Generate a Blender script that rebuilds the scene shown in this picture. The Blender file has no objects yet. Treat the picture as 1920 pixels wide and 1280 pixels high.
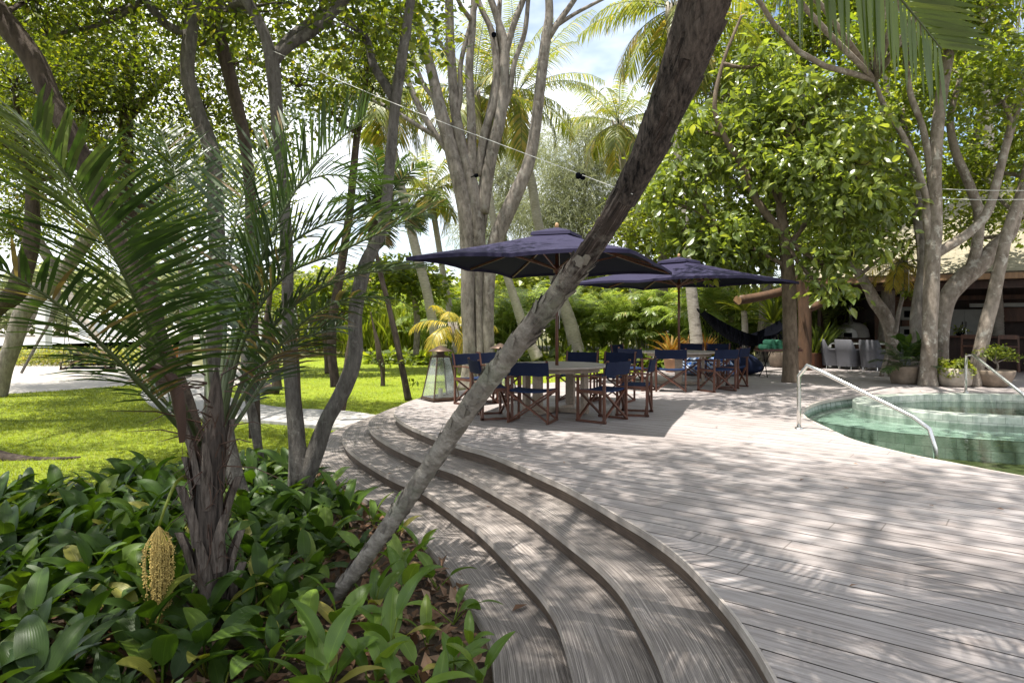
import bpy, bmesh, math, random
import numpy as np
from mathutils import Vector, Matrix

rad = math.radians
SC = bpy.context.scene
COL = SC.collection
# ---------------------------------------------------------------- camera, sky, sun, exposure
EYE, FPX, CX, HY = 1.42, 1280.0, 960.0, 602.0
cd = bpy.data.cameras.new("camera")
cd.lens, cd.sensor_width = 24.0, 36.0
cd.shift_y = -(640.0 - HY) / 1920.0
cd.clip_end = 2000.0
co = bpy.data.objects.new("camera", cd)
co.location = (0, 0, EYE)
co.rotation_euler = (rad(90), 0, 0)
COL.objects.link(co)
SC.camera = co

SUNV = Vector((-0.21, -0.13, 1.0)).normalized()       # towards the sun
SUN_EL = math.asin(SUNV.z)
SUN_AZ = math.atan2(SUNV.x, SUNV.y)
world = bpy.data.worlds.new("World")
SC.world = world
world.use_nodes = True
wn = world.node_tree
wn.nodes.clear()
sky = wn.nodes.new("ShaderNodeTexSky")
sky.sky_type = 'NISHITA'
sky.sun_disc = False
sky.sun_elevation = SUN_EL
sky.sun_rotation = SUN_AZ
sky.dust_density = 1.5
sky.air_density = 1.0
tc = wn.nodes.new("ShaderNodeTexCoord")
mp = wn.nodes.new("ShaderNodeMapping")
mp.inputs['Scale'].default_value = (1.0, 1.0, 2.2)
mp.inputs['Location'].default_value = (0.35, 0.1, 0.0)
nz = wn.nodes.new("ShaderNodeTexNoise")
nz.inputs['Scale'].default_value = 1.7
nz.inputs['Detail'].default_value = 6
nz.inputs['Roughness'].default_value = 0.55
cr = wn.nodes.new("ShaderNodeValToRGB")
cr.color_ramp.elements[0].position = 0.385
cr.color_ramp.elements[1].position = 0.59
mx = wn.nodes.new("ShaderNodeMix")
mx.data_type = 'RGBA'
mx.inputs[7].default_value = (8.2, 8.4, 8.7, 1)        # sunlit cloud
bg = wn.nodes.new("ShaderNodeBackground")
bg.inputs[1].default_value = 0.105
wo = wn.nodes.new("ShaderNodeOutputWorld")
L = wn.links.new
L(tc.outputs['Generated'], mp.inputs[0]); L(mp.outputs[0], nz.inputs['Vector'])
L(nz.outputs[0], cr.inputs[0]); L(cr.outputs[0], mx.inputs[0])
L(sky.outputs[0], mx.inputs[6]); L(mx.outputs[2], bg.inputs[0]); L(bg.outputs[0], wo.inputs[0])

sd = bpy.data.lights.new("sun", 'SUN')
sd.energy, sd.angle, sd.color = 5.0, rad(0.6), (1.0, 0.955, 0.88)
so = bpy.data.objects.new("sun", sd)
so.rotation_euler = SUNV.to_track_quat('Z', 'Y').to_euler()
COL.objects.link(so)
SC.view_settings.view_transform = 'Standard'
SC.view_settings.look = 'None'
SC.view_settings.exposure = 1.2
SC.view_settings.gamma = 1.0
SC.cycles.max_bounces = 8
SC.cycles.diffuse_bounces = 4
SC.cycles.transparent_max_bounces = 10
SC.cycles.transmission_bounces = 6
SC.cycles.sample_clamp_indirect = 6.0

# ---------------------------------------------------------------- geometry helpers
def W(px, py, Y):
    return np.array(((px - CX) / FPX * Y, Y, EYE + (HY - py) / FPX * Y))
def G(px, py, z=0.0):
    return W(px, py, FPX * (EYE - z) / (py - HY))
def unit(v):
    return v / np.maximum(np.linalg.norm(v, axis=-1, keepdims=True), 1e-9)
def catmull(P, m, closed=False):
    P = np.asarray(P, float)
    if closed:
        Q = np.vstack([P[-1], P, P[0], P[1]])
    else:
        Q = np.vstack([2 * P[0] - P[1], P, 2 * P[-1] - P[-2]])
    k = len(Q) - 3
    d = np.array([np.linalg.norm(Q[i + 2][:3] - Q[i + 1][:3]) for i in range(k)]) + 1e-9
    cum = np.concatenate([[0], np.cumsum(d)])
    s = np.linspace(0, cum[-1], m, endpoint=not closed)
    i = np.clip(np.searchsorted(cum, s, side='right') - 1, 0, k - 1)
    t = ((s - cum[i]) / d[i])[:, None]
    a, b, c, e = Q[i], Q[i + 1], Q[i + 2], Q[i + 3]
    return 0.5 * (2 * b + (c - a) * t + (2 * a - 5 * b + 4 * c - e) * t ** 2 + (3 * b - a - 3 * c + e) * t ** 3)

class MB:
    """collects shapes for one mesh"""
    def __init__(s):
        s.V, s.F3, s.F4, s.R, s.U, s.n = [], [], [], [], [], 0
        s.smooth = False
    def add(s, V, F, rnd=0.5, uv=None):
        V = np.asarray(V, float).reshape(-1, 3)
        for f in (F if isinstance(F, (list, tuple)) and len(F) and isinstance(F[0], np.ndarray) else [np.asarray(F, int)]):
            if len(f) == 0:
                continue
            (s.F3 if f.shape[1] == 3 else s.F4).append(f + s.n)
        s.V.append(V)
        s.R.append(np.full(len(V), rnd) if np.isscalar(rnd) else np.asarray(rnd, float))
        s.U.append(np.zeros((len(V), 2)) if uv is None else np.asarray(uv, float))
        s.n += len(V)
        return s
    def box(s, c, size, M=None, top=1.0, rnd=0.5):
        hx, hy, hz = [q / 2 for q in size]
        V = np.array([(-hx, -hy, -hz), (hx, -hy, -hz), (hx, hy, -hz), (-hx, hy, -hz),
                      (-hx * top, -hy * top, hz), (hx * top, -hy * top, hz), (hx * top, hy * top, hz), (-hx * top, hy * top, hz)])
        if M is not None:
            V = V @ np.asarray(M).T
        F = np.array([(0, 3, 2, 1), (4, 5, 6, 7), (0, 1, 5, 4), (1, 2, 6, 5), (2, 3, 7, 6), (3, 0, 4, 7)])
        return s.add(V + np.asarray(c), F, rnd)
    def bar(s, p0, p1, w, h, up=(0, 0, 1)):
        p0, p1 = np.asarray(p0, float), np.asarray(p1, float)
        d = p1 - p0
        ln = np.linalg.norm(d); y = d / ln
        x = np.cross(y, up)
        if np.linalg.norm(x) < 1e-3:
            x = np.array((1.0, 0, 0)) if abs(y[0]) < .9 else np.array((0, 1.0, 0))
            x = x - y * x.dot(y)
        x = x / np.linalg.norm(x); z = np.cross(x, y)
        return s.box((p0 + p1) / 2, (w, ln, h), np.stack([x, y, z], 1))
    def tube(s, P, R, seg=8, m=None, lump=0.0, seed=0, cap=True, rfun=None, rnd=0.5):
        P = np.asarray(P, float)
        R = np.full(len(P), float(R)) if np.isscalar(R) else np.asarray(R, float)
        A = np.c_[P, R]
        if m is None:
            m = len(P)
        if len(P) > 2 or m > 2:
            A = catmull(A, m) if len(P) > 2 else np.linspace(A[0], A[1], m)
        P, R = A[:, :3], np.maximum(A[:, 3], 1e-4)
        m = len(P)
        T = unit(np.gradient(P, axis=0))
        u = np.cross(T[0], (0.31, 0.77, 0.55)); u /= np.linalg.norm(u)
        N = np.zeros_like(P)
        for i in range(m):
            u = u - T[i] * u.dot(T[i]); u /= np.linalg.norm(u); N[i] = u
        B = np.cross(T, N)
        ang = np.linspace(0, 2 * np.pi, seg, endpoint=False)
        ss = np.concatenate([[0], np.cumsum(np.linalg.norm(np.diff(P, axis=0), axis=1))])
        RR = np.repeat(R[:, None], seg, 1)
        if lump:
            rg = np.random.default_rng(seed)
            q = np.zeros_like(RR)
            for k in range(7):
                a = rg.integers(1, 5); f = rg.uniform(1, 3.5) / max(R.mean() * 6, .05)
                q += np.sin(a * ang[None] + f * ss[:, None] + rg.uniform(0, 6.3)) / 3.0
            RR = RR * (1 + lump * q)
        if rfun is not None:
            RR = RR * rfun(ss[:, None], ang[None], RR)
        V = P[:, None] + RR[..., None] * (np.cos(ang)[None, :, None] * N[:, None] + np.sin(ang)[None, :, None] * B[:, None])
        V = V.reshape(-1, 3)
        i, j = np.meshgrid(np.arange(m - 1), np.arange(seg), indexing='ij')
        a = (i * seg + j).ravel(); b = (i * seg + (j + 1) % seg).ravel()
        F = np.stack([a, b, b + seg, a + seg], 1)
        uv = np.stack([np.tile(ang / 6.2832, m), np.repeat(ss, seg)], 1)
        Fs = [F]
        if cap:
            V = np.vstack([V, P[0], P[-1]]); uv = np.vstack([uv, (0, 0), (0, 0)])
            j = np.arange(seg); e = m * seg
            Fs.append(np.stack([np.full(seg, e), (j + 1) % seg, j], 1))
            Fs.append(np.stack([np.full(seg, e + 1), (m - 1) * seg + j, (m - 1) * seg + (j + 1) % seg], 1))
        return s.add(V, Fs, rnd, uv)
    def lathe(s, prof, seg=24, c=(0, 0, 0), rnd=0.5, sx=1.0, sy=1.0, uv=False):
        prof = np.asarray(prof, float); m = len(prof)
        U = None
        if uv:
            cl = np.concatenate([[0], np.cumsum(np.linalg.norm(np.diff(prof, axis=0), axis=1))])
            U = np.stack([np.tile(np.linspace(0, 2 * np.pi, seg, endpoint=False) * prof[:, 0].max(), m), np.repeat(cl, seg)], 1)
        ang = np.linspace(0, 2 * np.pi, seg, endpoint=False)
        V = np.stack([prof[:, None, 0] * np.cos(ang) * sx, prof[:, None, 0] * np.sin(ang) * sy, np.repeat(prof[:, 1:2], seg, 1)], -1).reshape(-1, 3)
        i, j = np.meshgrid(np.arange(m - 1), np.arange(seg), indexing='ij')
        a = (i * seg + j).ravel(); b = (i * seg + (j + 1) % seg).ravel()
        return s.add(V + np.asarray(c), np.stack([a, b, b + seg, a + seg], 1), rnd, U)
    def grid(s, X, rnd=0.5, uv=None):
        X = np.asarray(X, float); m, n = X.shape[:2]
        i, j = np.meshgrid(np.arange(m - 1), np.arange(n - 1), indexing='ij')
        a = (i * n + j).ravel()
        return s.add(X.reshape(-1, 3), np.stack([a, a + 1, a + n + 1, a + n], 1), rnd, uv)
    def poly(s, P, z=None):
        P = np.asarray(P, float)
        if z is not None:
            P = np.c_[P[:, :2], np.full(len(P), z)]
        bm = bmesh.new()
        vs = [bm.verts.new(p) for p in P]
        f = bm.faces.new(vs)
        if f.normal.z < 0: f.normal_flip()
        bmesh.ops.triangulate(bm, faces=[f])
        bm.verts.index_update()
        T = np.array([[v.index for v in f.verts] for f in bm.faces]); V = np.array([v.co for v in bm.verts])
        bm.free()
        a, b, c = V[T[:, 0]], V[T[:, 1]], V[T[:, 2]]
        fl = np.cross(b - a, c - a)[:, 2] < 0
        T[fl] = T[fl][:, ::-1]
        return s.add(V, T)
    def inst(s, tpl, O, X, Y, Z, rnd, uvt=None):
        TV, TF = tpl
        k, n = len(TV), len(O)
        if n == 0: return s
        V = O[:, None] + TV[None, :, 0:1] * X[:, None] + TV[None, :, 1:2] * Y[:, None] + TV[None, :, 2:3] * Z[:, None]
        off = (np.arange(n) * k)[:, None, None]
        Fs = [(f[None] + off).reshape(-1, f.shape[1]) for f in TF]
        return s.add(V.reshape(-1, 3), Fs, np.repeat(rnd, k), None if uvt is None else np.tile(uvt, (n, 1)))
    def mesh(s, name, mat, smooth=None):
        me = bpy.data.meshes.new(name)
        V = np.vstack(s.V)
        f3 = np.vstack(s.F3) if s.F3 else np.zeros((0, 3), int)
        f4 = np.vstack(s.F4) if s.F4 else np.zeros((0, 4), int)
        loops = np.concatenate([f3.ravel(), f4.ravel()]).astype(np.int32)
        me.vertices.add(len(V)); me.vertices.foreach_set('co', V.ravel().astype(np.float32))
        me.loops.add(len(loops)); me.loops.foreach_set('vertex_index', loops)
        npol = len(f3) + len(f4)
        me.polygons.add(npol)
        st = np.concatenate([np.arange(len(f3)) * 3, len(f3) * 3 + np.arange(len(f4)) * 4]).astype(np.int32)
        me.polygons.foreach_set('loop_start', st)
        if smooth if smooth is not None else s.smooth:
            me.polygons.foreach_set('use_smooth', np.ones(npol, bool))
        else:
            me.polygons.foreach_set('use_smooth', np.zeros(npol, bool))
        at = me.attributes.new('rnd', 'FLOAT', 'POINT')
        at.data.foreach_set('value', np.concatenate(s.R).astype(np.float32))
        U = np.vstack(s.U)
        if np.any(U):
            ul = me.uv_layers.new(name='UVMap')
            ul.data.foreach_set('uv', U[loops].ravel().astype(np.float32))
        me.update(); me.validate()
        me.materials.append(mat)
        return me

def obj(name, mb, mat, parent=None, smooth=None, bevel=0, label=None):
    me = mb.mesh(name, mat, smooth) if isinstance(mb, MB) else mb
    o = bpy.data.objects.new(name, me)
    COL.objects.link(o)
    o.parent = parent
    if bevel:
        b = o.modifiers.new('bevel', 'BEVEL'); b.width = bevel; b.segments = 2; b.limit_method = 'ANGLE'
    if label: o['label'] = label
    return o
def tag(o, label, cat, group=None, kind=None):
    o['label'] = label; o['category'] = cat
    if group: o['group'] = group
    if kind: o['kind'] = kind
    return o
def thing(name, label, cat, loc=(0, 0, 0), rz=0.0, group=None):
    o = bpy.data.objects.new(name, None)
    o.empty_display_size = 0.2
    COL.objects.link(o)
    o.location = loc; o.rotation_euler = (0, 0, rz)
    return tag(o, label, cat, group)
def struct(name, mb, mat, smooth=None, kind='structure', label=None):
    o = obj(name, mb, mat, None, smooth)
    o['kind'] = kind
    o['label'] = label or ('the ' + name.replace('_', ' ') + ' of the garden'); o['category'] = name.split('_')[-1]
    return o
def copy_tree(root, loc, rz, label=None, group=None, scale=None):
    r = root.copy(); COL.objects.link(r)
    r.location = loc; r.rotation_euler = (0, 0, rz)
    if scale is not None: r.scale = (scale,) * 3 if np.isscalar(scale) else scale
    if label: r['label'] = label
    if group: r['group'] = group
    for ch in list(root.children):
        c = ch.copy(); COL.objects.link(c); c.parent = r
        for g in list(ch.children):
            d = g.copy(); COL.objects.link(d); d.parent = c
    return r

# ---------------------------------------------------------------- material helpers
class Mat:
    def __init__(s, name):
        s.m = bpy.data.materials.new(name); s.m.use_nodes = True
        s.nt = s.m.node_tree; s.nt.nodes.clear()
        s.out = s.nt.nodes.new('ShaderNodeOutputMaterial')
    def n(s, t, ins=None, **kw):
        nd = s.nt.nodes.new('ShaderNode' + t)
        for k, v in kw.items(): setattr(nd, k, v)
        for k, v in (ins or {}).items():
            if isinstance(v, bpy.types.NodeSocket): s.nt.links.new(v, nd.inputs[k])
            elif isinstance(v, tuple) and len(v) == 3 and nd.inputs[k].type == 'RGBA': nd.inputs[k].default_value = (*v, 1)
            else: nd.inputs[k].default_value = v
        return nd
    def ramp(s, fac, stops):
        nd = s.n('ValToRGB', {0: fac})
        e = nd.color_ramp.elements
        while len(e) < len(stops): e.new(0.5)
        for el, (p, c) in zip(e, stops):
            el.position = p; el.color = (*c, 1) if len(c) == 3 else c
        return nd.outputs[0]
    def math(s, op, a, b=0.0, c=0.0):
        nd = s.n('Math', operation=op)
        for i, v in enumerate((a, b, c)):
            if isinstance(v, bpy.types.NodeSocket): s.nt.links.new(v, nd.inputs[i])
            else: nd.inputs[i].default_value = v
        return nd.outputs[0]
    def mix(s, f, a, b, mode='MIX'):
        nd = s.n('Mix', data_type='RGBA', blend_type=mode)
        for i, v in ((0, f), (6, a), (7, b)):
            if isinstance(v, bpy.types.NodeSocket): s.nt.links.new(v, nd.inputs[i])
            else: nd.inputs[i].default_value = (*v, 1) if isinstance(v, tuple) and len(v) == 3 else v
        return nd.outputs[2]
    def coord(s, which='Object', scale=(1, 1, 1), rz=0.0):
        c = s.n('TexCoord').outputs[which]
        return s.n('Mapping', {0: c, 'Scale': scale, 'Rotation': (0, 0, rz)}).outputs[0]
    def noise(s, vec, scale, detail=4.0, rough=0.55):
        return s.n('TexNoise', {'Vector': vec, 'Scale': scale, 'Detail': detail, 'Roughness': rough}).outputs[0]
    def bump(s, h, strength=0.4, dist=0.02):
        return s.n('Bump', {'Height': h, 'Strength': strength, 'Distance': dist}).outputs[0]
    def done(s, col, rough=0.6, metal=0.0, spec=0.5, normal=None, **extra):
        ins = {'Base Color': col, 'Roughness': rough, 'Metallic': metal, 'Specular IOR Level': spec}
        if normal is not None: ins['Normal'] = normal
        ins.update(extra)
        b = s.n('BsdfPrincipled', ins)
        s.nt.links.new(b.outputs[0], s.out.inputs[0])
        return s.m

def simple(name, col, rough=0.6, metal=0.0, var=0.25, scale=8.0, bump=0.15, stretch=(1, 1, 1), spec=0.4, dist=0.01, fine=60.0):
    m = Mat(name); v = m.coord('Object', stretch)
    n1 = m.noise(v, scale, 5); n2 = m.noise(v, fine, 3)
    d = tuple(c * (1 - var) for c in col); b = tuple(min(1, c * (1 + var)) for c in col)
    c = m.ramp(n1, [(0.3, d), (0.7, b)])
    h = m.math('ADD', m.math('MULTIPLY', n1, 0.6), m.math('MULTIPLY', n2, 0.4))
    return m.done(c, m.math('ADD', m.math('MULTIPLY', n2, 0.2), rough - 0.1), metal, spec, m.bump(h, bump, dist))

def bark_lean_mat():
    m = Mat('scarred_palm_bark'); v = m.coord('Object', (1, 1, 1)); a = m.n('Attribute', attribute_name='rnd').outputs['Fac']
    uv = m.n('TexCoord').outputs['UV']; st = m.n('Mapping', {0: uv, 'Scale': (10, 1.2, 1)}).outputs[0]; sc_ = m.n('Mapping', {0: uv, 'Scale': (2.0, 11.0, 1)}).outputs[0]
    n1 = m.noise(v, 9, 8, .68); n2 = m.noise(sc_, 1.3, 5, .65); n3 = m.noise(v, 60, 4, .6); n4 = m.noise(st, 2.2, 6, .65)
    f = m.math('ADD', m.math('MULTIPLY', n1, .5), m.math('MULTIPLY', n2, .5))
    low = m.ramp(f, [(.34, (.07, .060, .050)), (.5, (.205, .182, .155)), (.66, (.36, .33, .29))])
    low = m.mix(m.ramp(m.noise(v, 3.2, 5, .7), [(.56, (0, 0, 0)), (.66, (.6,) * 3)]), low, (.20, .205, .155))
    hi = m.ramp(n4, [(.38, (.008, .006, .005)), (.55, (.045, .033, .027)), (.70, (.22, .19, .165))])
    k = m.ramp(m.math('ADD', a, m.math('MULTIPLY', m.math('SUBTRACT', n1, .5), .5)), [(.50, (0, 0, 0)), (.64, (1, 1, 1))])
    h = m.math('ADD', m.math('MULTIPLY', n1, .5), m.math('ADD', m.math('MULTIPLY', n2, .4), m.math('MULTIPLY', n3, .25)))
    return m.done(m.mix(k, low, hi), .88, 0, .2, m.bump(h, 1.0, .03))

def bark(name, dark, light, scale=6.0, bump=0.7, stretch=(1, 1, 0.35), lichen=None, dist=0.03, cracks=0.25):
    m = Mat(name); v = m.coord('Object', stretch); v2 = m.coord('Object')
    n1 = m.noise(v, scale * 2.2, 8, 0.65); n2 = m.noise(v2, 1.6, 4); n3 = m.noise(v, scale * 9, 4, 0.6)
    f = m.math('ADD', m.math('MULTIPLY', n1, 0.65), m.math('MULTIPLY', n2, 0.35))
    c = m.ramp(f, [(0.36, dark), (0.62, light)])
    if lichen:
        c = m.mix(m.ramp(m.noise(v2, 5.0, 5, 0.7), [(0.55, (0, 0, 0)), (0.63, (1, 1, 1))]), c, lichen)
    vw = m.n('VectorMath', {0: v, 1: m.n('TexNoise', {'Vector': v, 'Scale': scale * 1.5, 'Detail': 3}).outputs[1]}, operation='ADD').outputs[0]
    vor = m.n('TexVoronoi', {'Vector': vw, 'Scale': scale * 2.5}, feature='DISTANCE_TO_EDGE').outputs[0]
    crack = m.ramp(vor, [(0.0, (0.62,) * 3), (0.10, (1, 1, 1))])
    c = m.mix(cracks, c, m.mix(1.0, c, crack, 'MULTIPLY'))
    h = m.math('ADD', m.math('MULTIPLY', n1, 0.5), m.math('ADD', m.math('MULTIPLY', n3, 0.25), m.math('MULTIPLY', m.math('MINIMUM', vor, 0.15), 2.0 * cracks)))
    return m.done(c, 0.85, 0, 0.2, m.bump(h, bump, dist))

def leafmat(name, stops, trans, tw=0.42, rough=0.42, spec=0.45, vein=False, patch=None, var=(.75, 1.2)):
    """stops: leaf colours over the per-leaf random value; trans multiplies the colour seen through the leaf"""
    m = Mat(name)
    a = m.n('Attribute', attribute_name='rnd').outputs['Fac']
    c = m.ramp(a, stops)
    nv = m.noise(m.coord('Object'), 1.1, 2)
    c = m.mix(1.0, c, m.ramp(nv, [(0.3, (var[0],) * 3), (0.7, (var[1], var[1] * .97, var[1] * .92))]), 'MULTIPLY')
    if vein:
        c = m.mix(m.ramp(m.noise(m.coord('Object'), 26, 3, .6), [(.72, (0, 0, 0)), (.77, (.5,) * 3)]), c, (.13, .10, .03))
    if patch:
        c = m.mix(m.ramp(m.noise(m.coord('Object'), patch[0], 5, .65), [(.55, (0, 0, 0)), (.72, (.6,) * 3)]), c, patch[1])
    nrm = None
    if vein:
        uv = m.n('TexCoord').outputs['UV']
        sx = m.n('SeparateXYZ', {0: uv})
        st = m.math('SINE', m.math('MULTIPLY', sx.outputs[0], 75.0))
        rib = m.ramp(m.math('ABSOLUTE', m.math('SUBTRACT', sx.outputs[0], 0.5)), [(0.0, (1.5, 1.45, 1.3)), (0.035, (1, 1, 1))])
        c = m.mix(1.0, c, rib, 'MULTIPLY')
        c = m.mix(1.0, c, m.ramp(st, [(0.0, (0.94, 0.94, 0.94)), (1.0, (1.04, 1.04, 1.04))]), 'MULTIPLY')
        nrm = m.bump(st, 0.10, 0.003)
    ins = {'Base Color': c, 'Roughness': rough, 'Specular IOR Level': spec}
    if nrm is not None: ins['Normal'] = nrm
    p = m.n('BsdfPrincipled', ins)
    t = m.n('BsdfTranslucent', {'Color': m.mix(1.0, c, trans, 'MULTIPLY')})
    mxs = m.n('MixShader', {0: tw, 1: p.outputs[0], 2: t.outputs[0]})
    m.nt.links.new(mxs.outputs[0], m.out.inputs[0])
    return m.m
# ---------------------------------------------------------------- materials
BD = (-0.788, 0.616)                                     # deck board direction in plan
BANG = math.atan2(0.616, -0.788)

def deck_material():
    m = Mat('weathered_boards')
    v = m.coord('Object', rz=0)
    rot = m.n('VectorRotate', {'Vector': v, 'Angle': -BANG}, rotation_type='Z_AXIS').outputs[0]
    sx = m.n('SeparateXYZ', {0: rot})
    u, w = sx.outputs[0], m.math('MULTIPLY', sx.outputs[1], 5.0)
    idx = m.math('FLOOR', w)
    h1 = m.n('TexWhiteNoise', {'W': idx}, noise_dimensions='1D').outputs[0]
    seg = m.math('ADD', m.math('DIVIDE', u, 6.4), m.math('MULTIPLY', h1, 7.3))
    sid = m.math('ADD', m.math('MULTIPLY', m.math('FLOOR', seg), 17.31), idx)
    h2 = m.n('TexWhiteNoise', {'W': sid}, noise_dimensions='1D').outputs[0]
    gv = m.n('CombineXYZ', {0: m.math('MULTIPLY', u, 1.6), 1: m.math('MULTIPLY', sx.outputs[1], 30.0), 2: m.math('MULTIPLY', h2, 40.0)}).outputs[0]
    g = m.noise(gv, 1.4, 7, 0.62)
    g2 = m.noise(gv, 7.0, 4, 0.6)
    big = m.noise(v, 0.9, 4)
    mid = m.noise(v, 3.2, 5, 0.65)
    c = m.ramp(g, [(0.30, (0.165, 0.142, 0.134)), (0.47, (0.280, 0.252, 0.242)), (0.72, (0.39, 0.358, 0.347))])
    c = m.mix(1.0, c, m.ramp(h2, [(0, (0.93, 0.92, 0.91)), (1, (1.06, 1.06, 1.065))]), 'MULTIPLY')
    c = m.mix(1.0, c, m.ramp(big, [(0.3, (0.88, 0.86, 0.85)), (0.7, (1.1, 1.1, 1.1))]), 'MULTIPLY')
    c = m.mix(m.ramp(mid, [(0.54, (0, 0, 0)), (0.72, (0.5,) * 3)]), c, (0.20, 0.155, 0.135))
    fr = m.math('FRACT', seg)
    end = m.math('LESS_THAN', m.math('ABSOLUTE', m.math('SUBTRACT', fr, 0.5)), 0.0007)
    c = m.mix(m.math('MULTIPLY', end, 0.6), c, (0.06, 0.045, 0.035))
    edge = m.math('ABSOLUTE', m.math('SUBTRACT', m.math('FRACT', w), 0.5))
    c = m.mix(m.ramp(edge, [(0.455, (0, 0, 0)), (0.5, (0.75,) * 3)]), c, (0.10, 0.07, 0.055))
    hh = m.math('ADD', m.math('MULTIPLY', g, 0.6), m.math('MULTIPLY', g2, 0.4))
    return m.done(c, m.math('ADD', m.math('MULTIPLY', g2, 0.3), 0.42), 0, 0.35, m.bump(hh, 0.35, 0.006))

def tread_material():
    m = Mat('curved_step_wood')
    uv = m.n('TexCoord').outputs['UV']
    sx = m.n('SeparateXYZ', {0: uv})
    gv = m.n('CombineXYZ', {0: m.math('MULTIPLY', sx.outputs[0], 1.3), 1: m.math('MULTIPLY', sx.outputs[1], 115.0), 2: 0.0}).outputs[0]
    g = m.noise(gv, 1.6, 6, 0.7)
    st = m.ramp(m.noise(gv, 0.9, 2, 0.5), [(0.4, (0.62, 0.60, 0.59)), (0.62, (1.15, 1.13, 1.11))])
    big = m.noise(m.coord('Object'), 1.4, 4)
    c = m.ramp(g, [(0.3, (0.075, 0.064, 0.058)), (0.5, (0.215, 0.195, 0.182)), (0.66, (0.43, 0.40, 0.378))])
    c = m.mix(1.0, c, st, 'MULTIPLY')
    c = m.mix(1.0, c, m.ramp(big, [(0.3, (0.85, 0.82, 0.8)), (0.7, (1.12, 1.1, 1.08))]), 'MULTIPLY')
    sg = m.math('FRACT', m.math('ADD', m.math('DIVIDE', sx.outputs[0], 1.9), sx.outputs[1]))
    end = m.math('LESS_THAN', sg, 0.0035)
    c = m.mix(m.math('MULTIPLY', end, 0.8), c, (0.02, 0.016, 0.012))
    return m.done(c, 0.62, 0, 0.3, m.bump(g, 0.55, 0.006))

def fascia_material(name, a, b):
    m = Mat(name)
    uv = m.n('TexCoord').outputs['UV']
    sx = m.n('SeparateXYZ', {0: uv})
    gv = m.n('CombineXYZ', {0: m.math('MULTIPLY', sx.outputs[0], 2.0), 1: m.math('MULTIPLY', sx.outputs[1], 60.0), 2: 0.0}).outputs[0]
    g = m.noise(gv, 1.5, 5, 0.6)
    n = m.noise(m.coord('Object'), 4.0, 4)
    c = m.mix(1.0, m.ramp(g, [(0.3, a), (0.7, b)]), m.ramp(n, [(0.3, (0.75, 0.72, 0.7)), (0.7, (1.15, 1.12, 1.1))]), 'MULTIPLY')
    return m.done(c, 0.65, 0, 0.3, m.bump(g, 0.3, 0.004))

def ground_mat(name, stops, scale, bump, dist, fine=30.0, rough=0.9):
    m = Mat(name); v = m.coord('Object')
    n1 = m.noise(v, scale, 6, 0.6); n2 = m.noise(v, fine, 5, 0.65); n3 = m.noise(v, 0.35, 3)
    f = m.math('ADD', m.math('MULTIPLY', n1, 0.4), m.math('ADD', m.math('MULTIPLY', n2, 0.35), m.math('MULTIPLY', n3, 0.25)))
    return m.done(m.ramp(f, stops), rough, 0, 0.2, m.bump(n2, bump, dist))

M = {}
M['deck'] = deck_material()
M['tread'] = tread_material()
M['fascia'] = fascia_material('deck_edge_wood', (0.30, 0.265, 0.235), (0.48, 0.445, 0.41))
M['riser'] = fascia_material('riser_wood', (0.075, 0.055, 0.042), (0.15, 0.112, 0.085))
M['lawn'] = ground_mat('lawn_turf', [(0.3, (0.085, 0.125, 0.008)), (0.5, (0.17, 0.22, 0.012)), (0.7, (0.25, 0.28, 0.025))], 1.3, 0.9, 0.05, 22)
M['sand'] = ground_mat('pale_sand', [(0.3, (0.28, 0.255, 0.225)), (0.7, (0.42, 0.39, 0.35))], 2.5, 0.6, 0.05, 14)
M['soil'] = ground_mat('bed_soil', [(0.3, (0.035, 0.024, 0.017)), (0.7, (0.12, 0.085, 0.06))], 5, 0.9, 0.04, 25)
M['earth'] = ground_mat('garden_earth', [(0.3, (0.05, 0.055, 0.015)), (0.7, (0.13, 0.12, 0.05))], 0.8, 0.6, 0.05, 9)
M['path'] = ground_mat('concrete_path', [(0.3, (0.25, 0.24, 0.23)), (0.7, (0.37, 0.355, 0.335))], 2.0, 0.25, 0.01, 40)
M['dark'] = simple('underdeck', (0.02, 0.016, 0.013), 0.9)
M['kerb'] = simple('path_kerb', (0.12, 0.09, 0.07), 0.8)
M['teak'] = simple('weathered_teak', (0.27, 0.215, 0.165), 0.55, 0, 0.22, 3, 0.2, (2, 14, 14))
M['tabletop'] = simple('tabletop_teak', (0.33, 0.285, 0.24), 0.5, 0, 0.2, 2.2, 0.2, (1.5, 16, 8))
M['redwood'] = simple('red_hardwood', (0.090, 0.034, 0.020), 0.42, 0, 0.35, 5, 0.1, (3, 3, 1))
M['navy'] = simple('navy_canvas', (0.0075, 0.012, 0.032), 0.85, 0, 0.15, 5, 0.25, spec=0.15, dist=0.003, fine=260)
M['seatblue'] = simple('blue_canvas_seat', (0.010, 0.020, 0.055), 0.85, 0, 0.15, 5, 0.25, spec=0.15, dist=0.003, fine=260)
def fabric_umbrella():
    m = Mat('umbrella_canvas'); v = m.coord('Object')
    n = m.noise(v, 2.0, 4); f = m.noise(v, 240, 2)
    c = m.ramp(n, [(0.3, (0.023, 0.020, 0.047)), (0.7, (0.026, 0.023, 0.052))])
    p = m.n('BsdfPrincipled', {'Base Color': c, 'Roughness': 0.75, 'Specular IOR Level': 0.15, 'Sheen Weight': 0.0, 'Normal': m.bump(m.math('ADD', n, m.math('MULTIPLY', f, 0.15)), 0.35, 0.02)})
    t = m.n('BsdfTranslucent', {'Color': (0.02, 0.02, 0.05, 1)})
    x = m.n('MixShader', {0: 0.05, 1: p.outputs[0], 2: t.outputs[0]})
    m.nt.links.new(x.outputs[0], m.out.inputs[0])
    return m.m
M['umbrella'] = fabric_umbrella()
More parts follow.
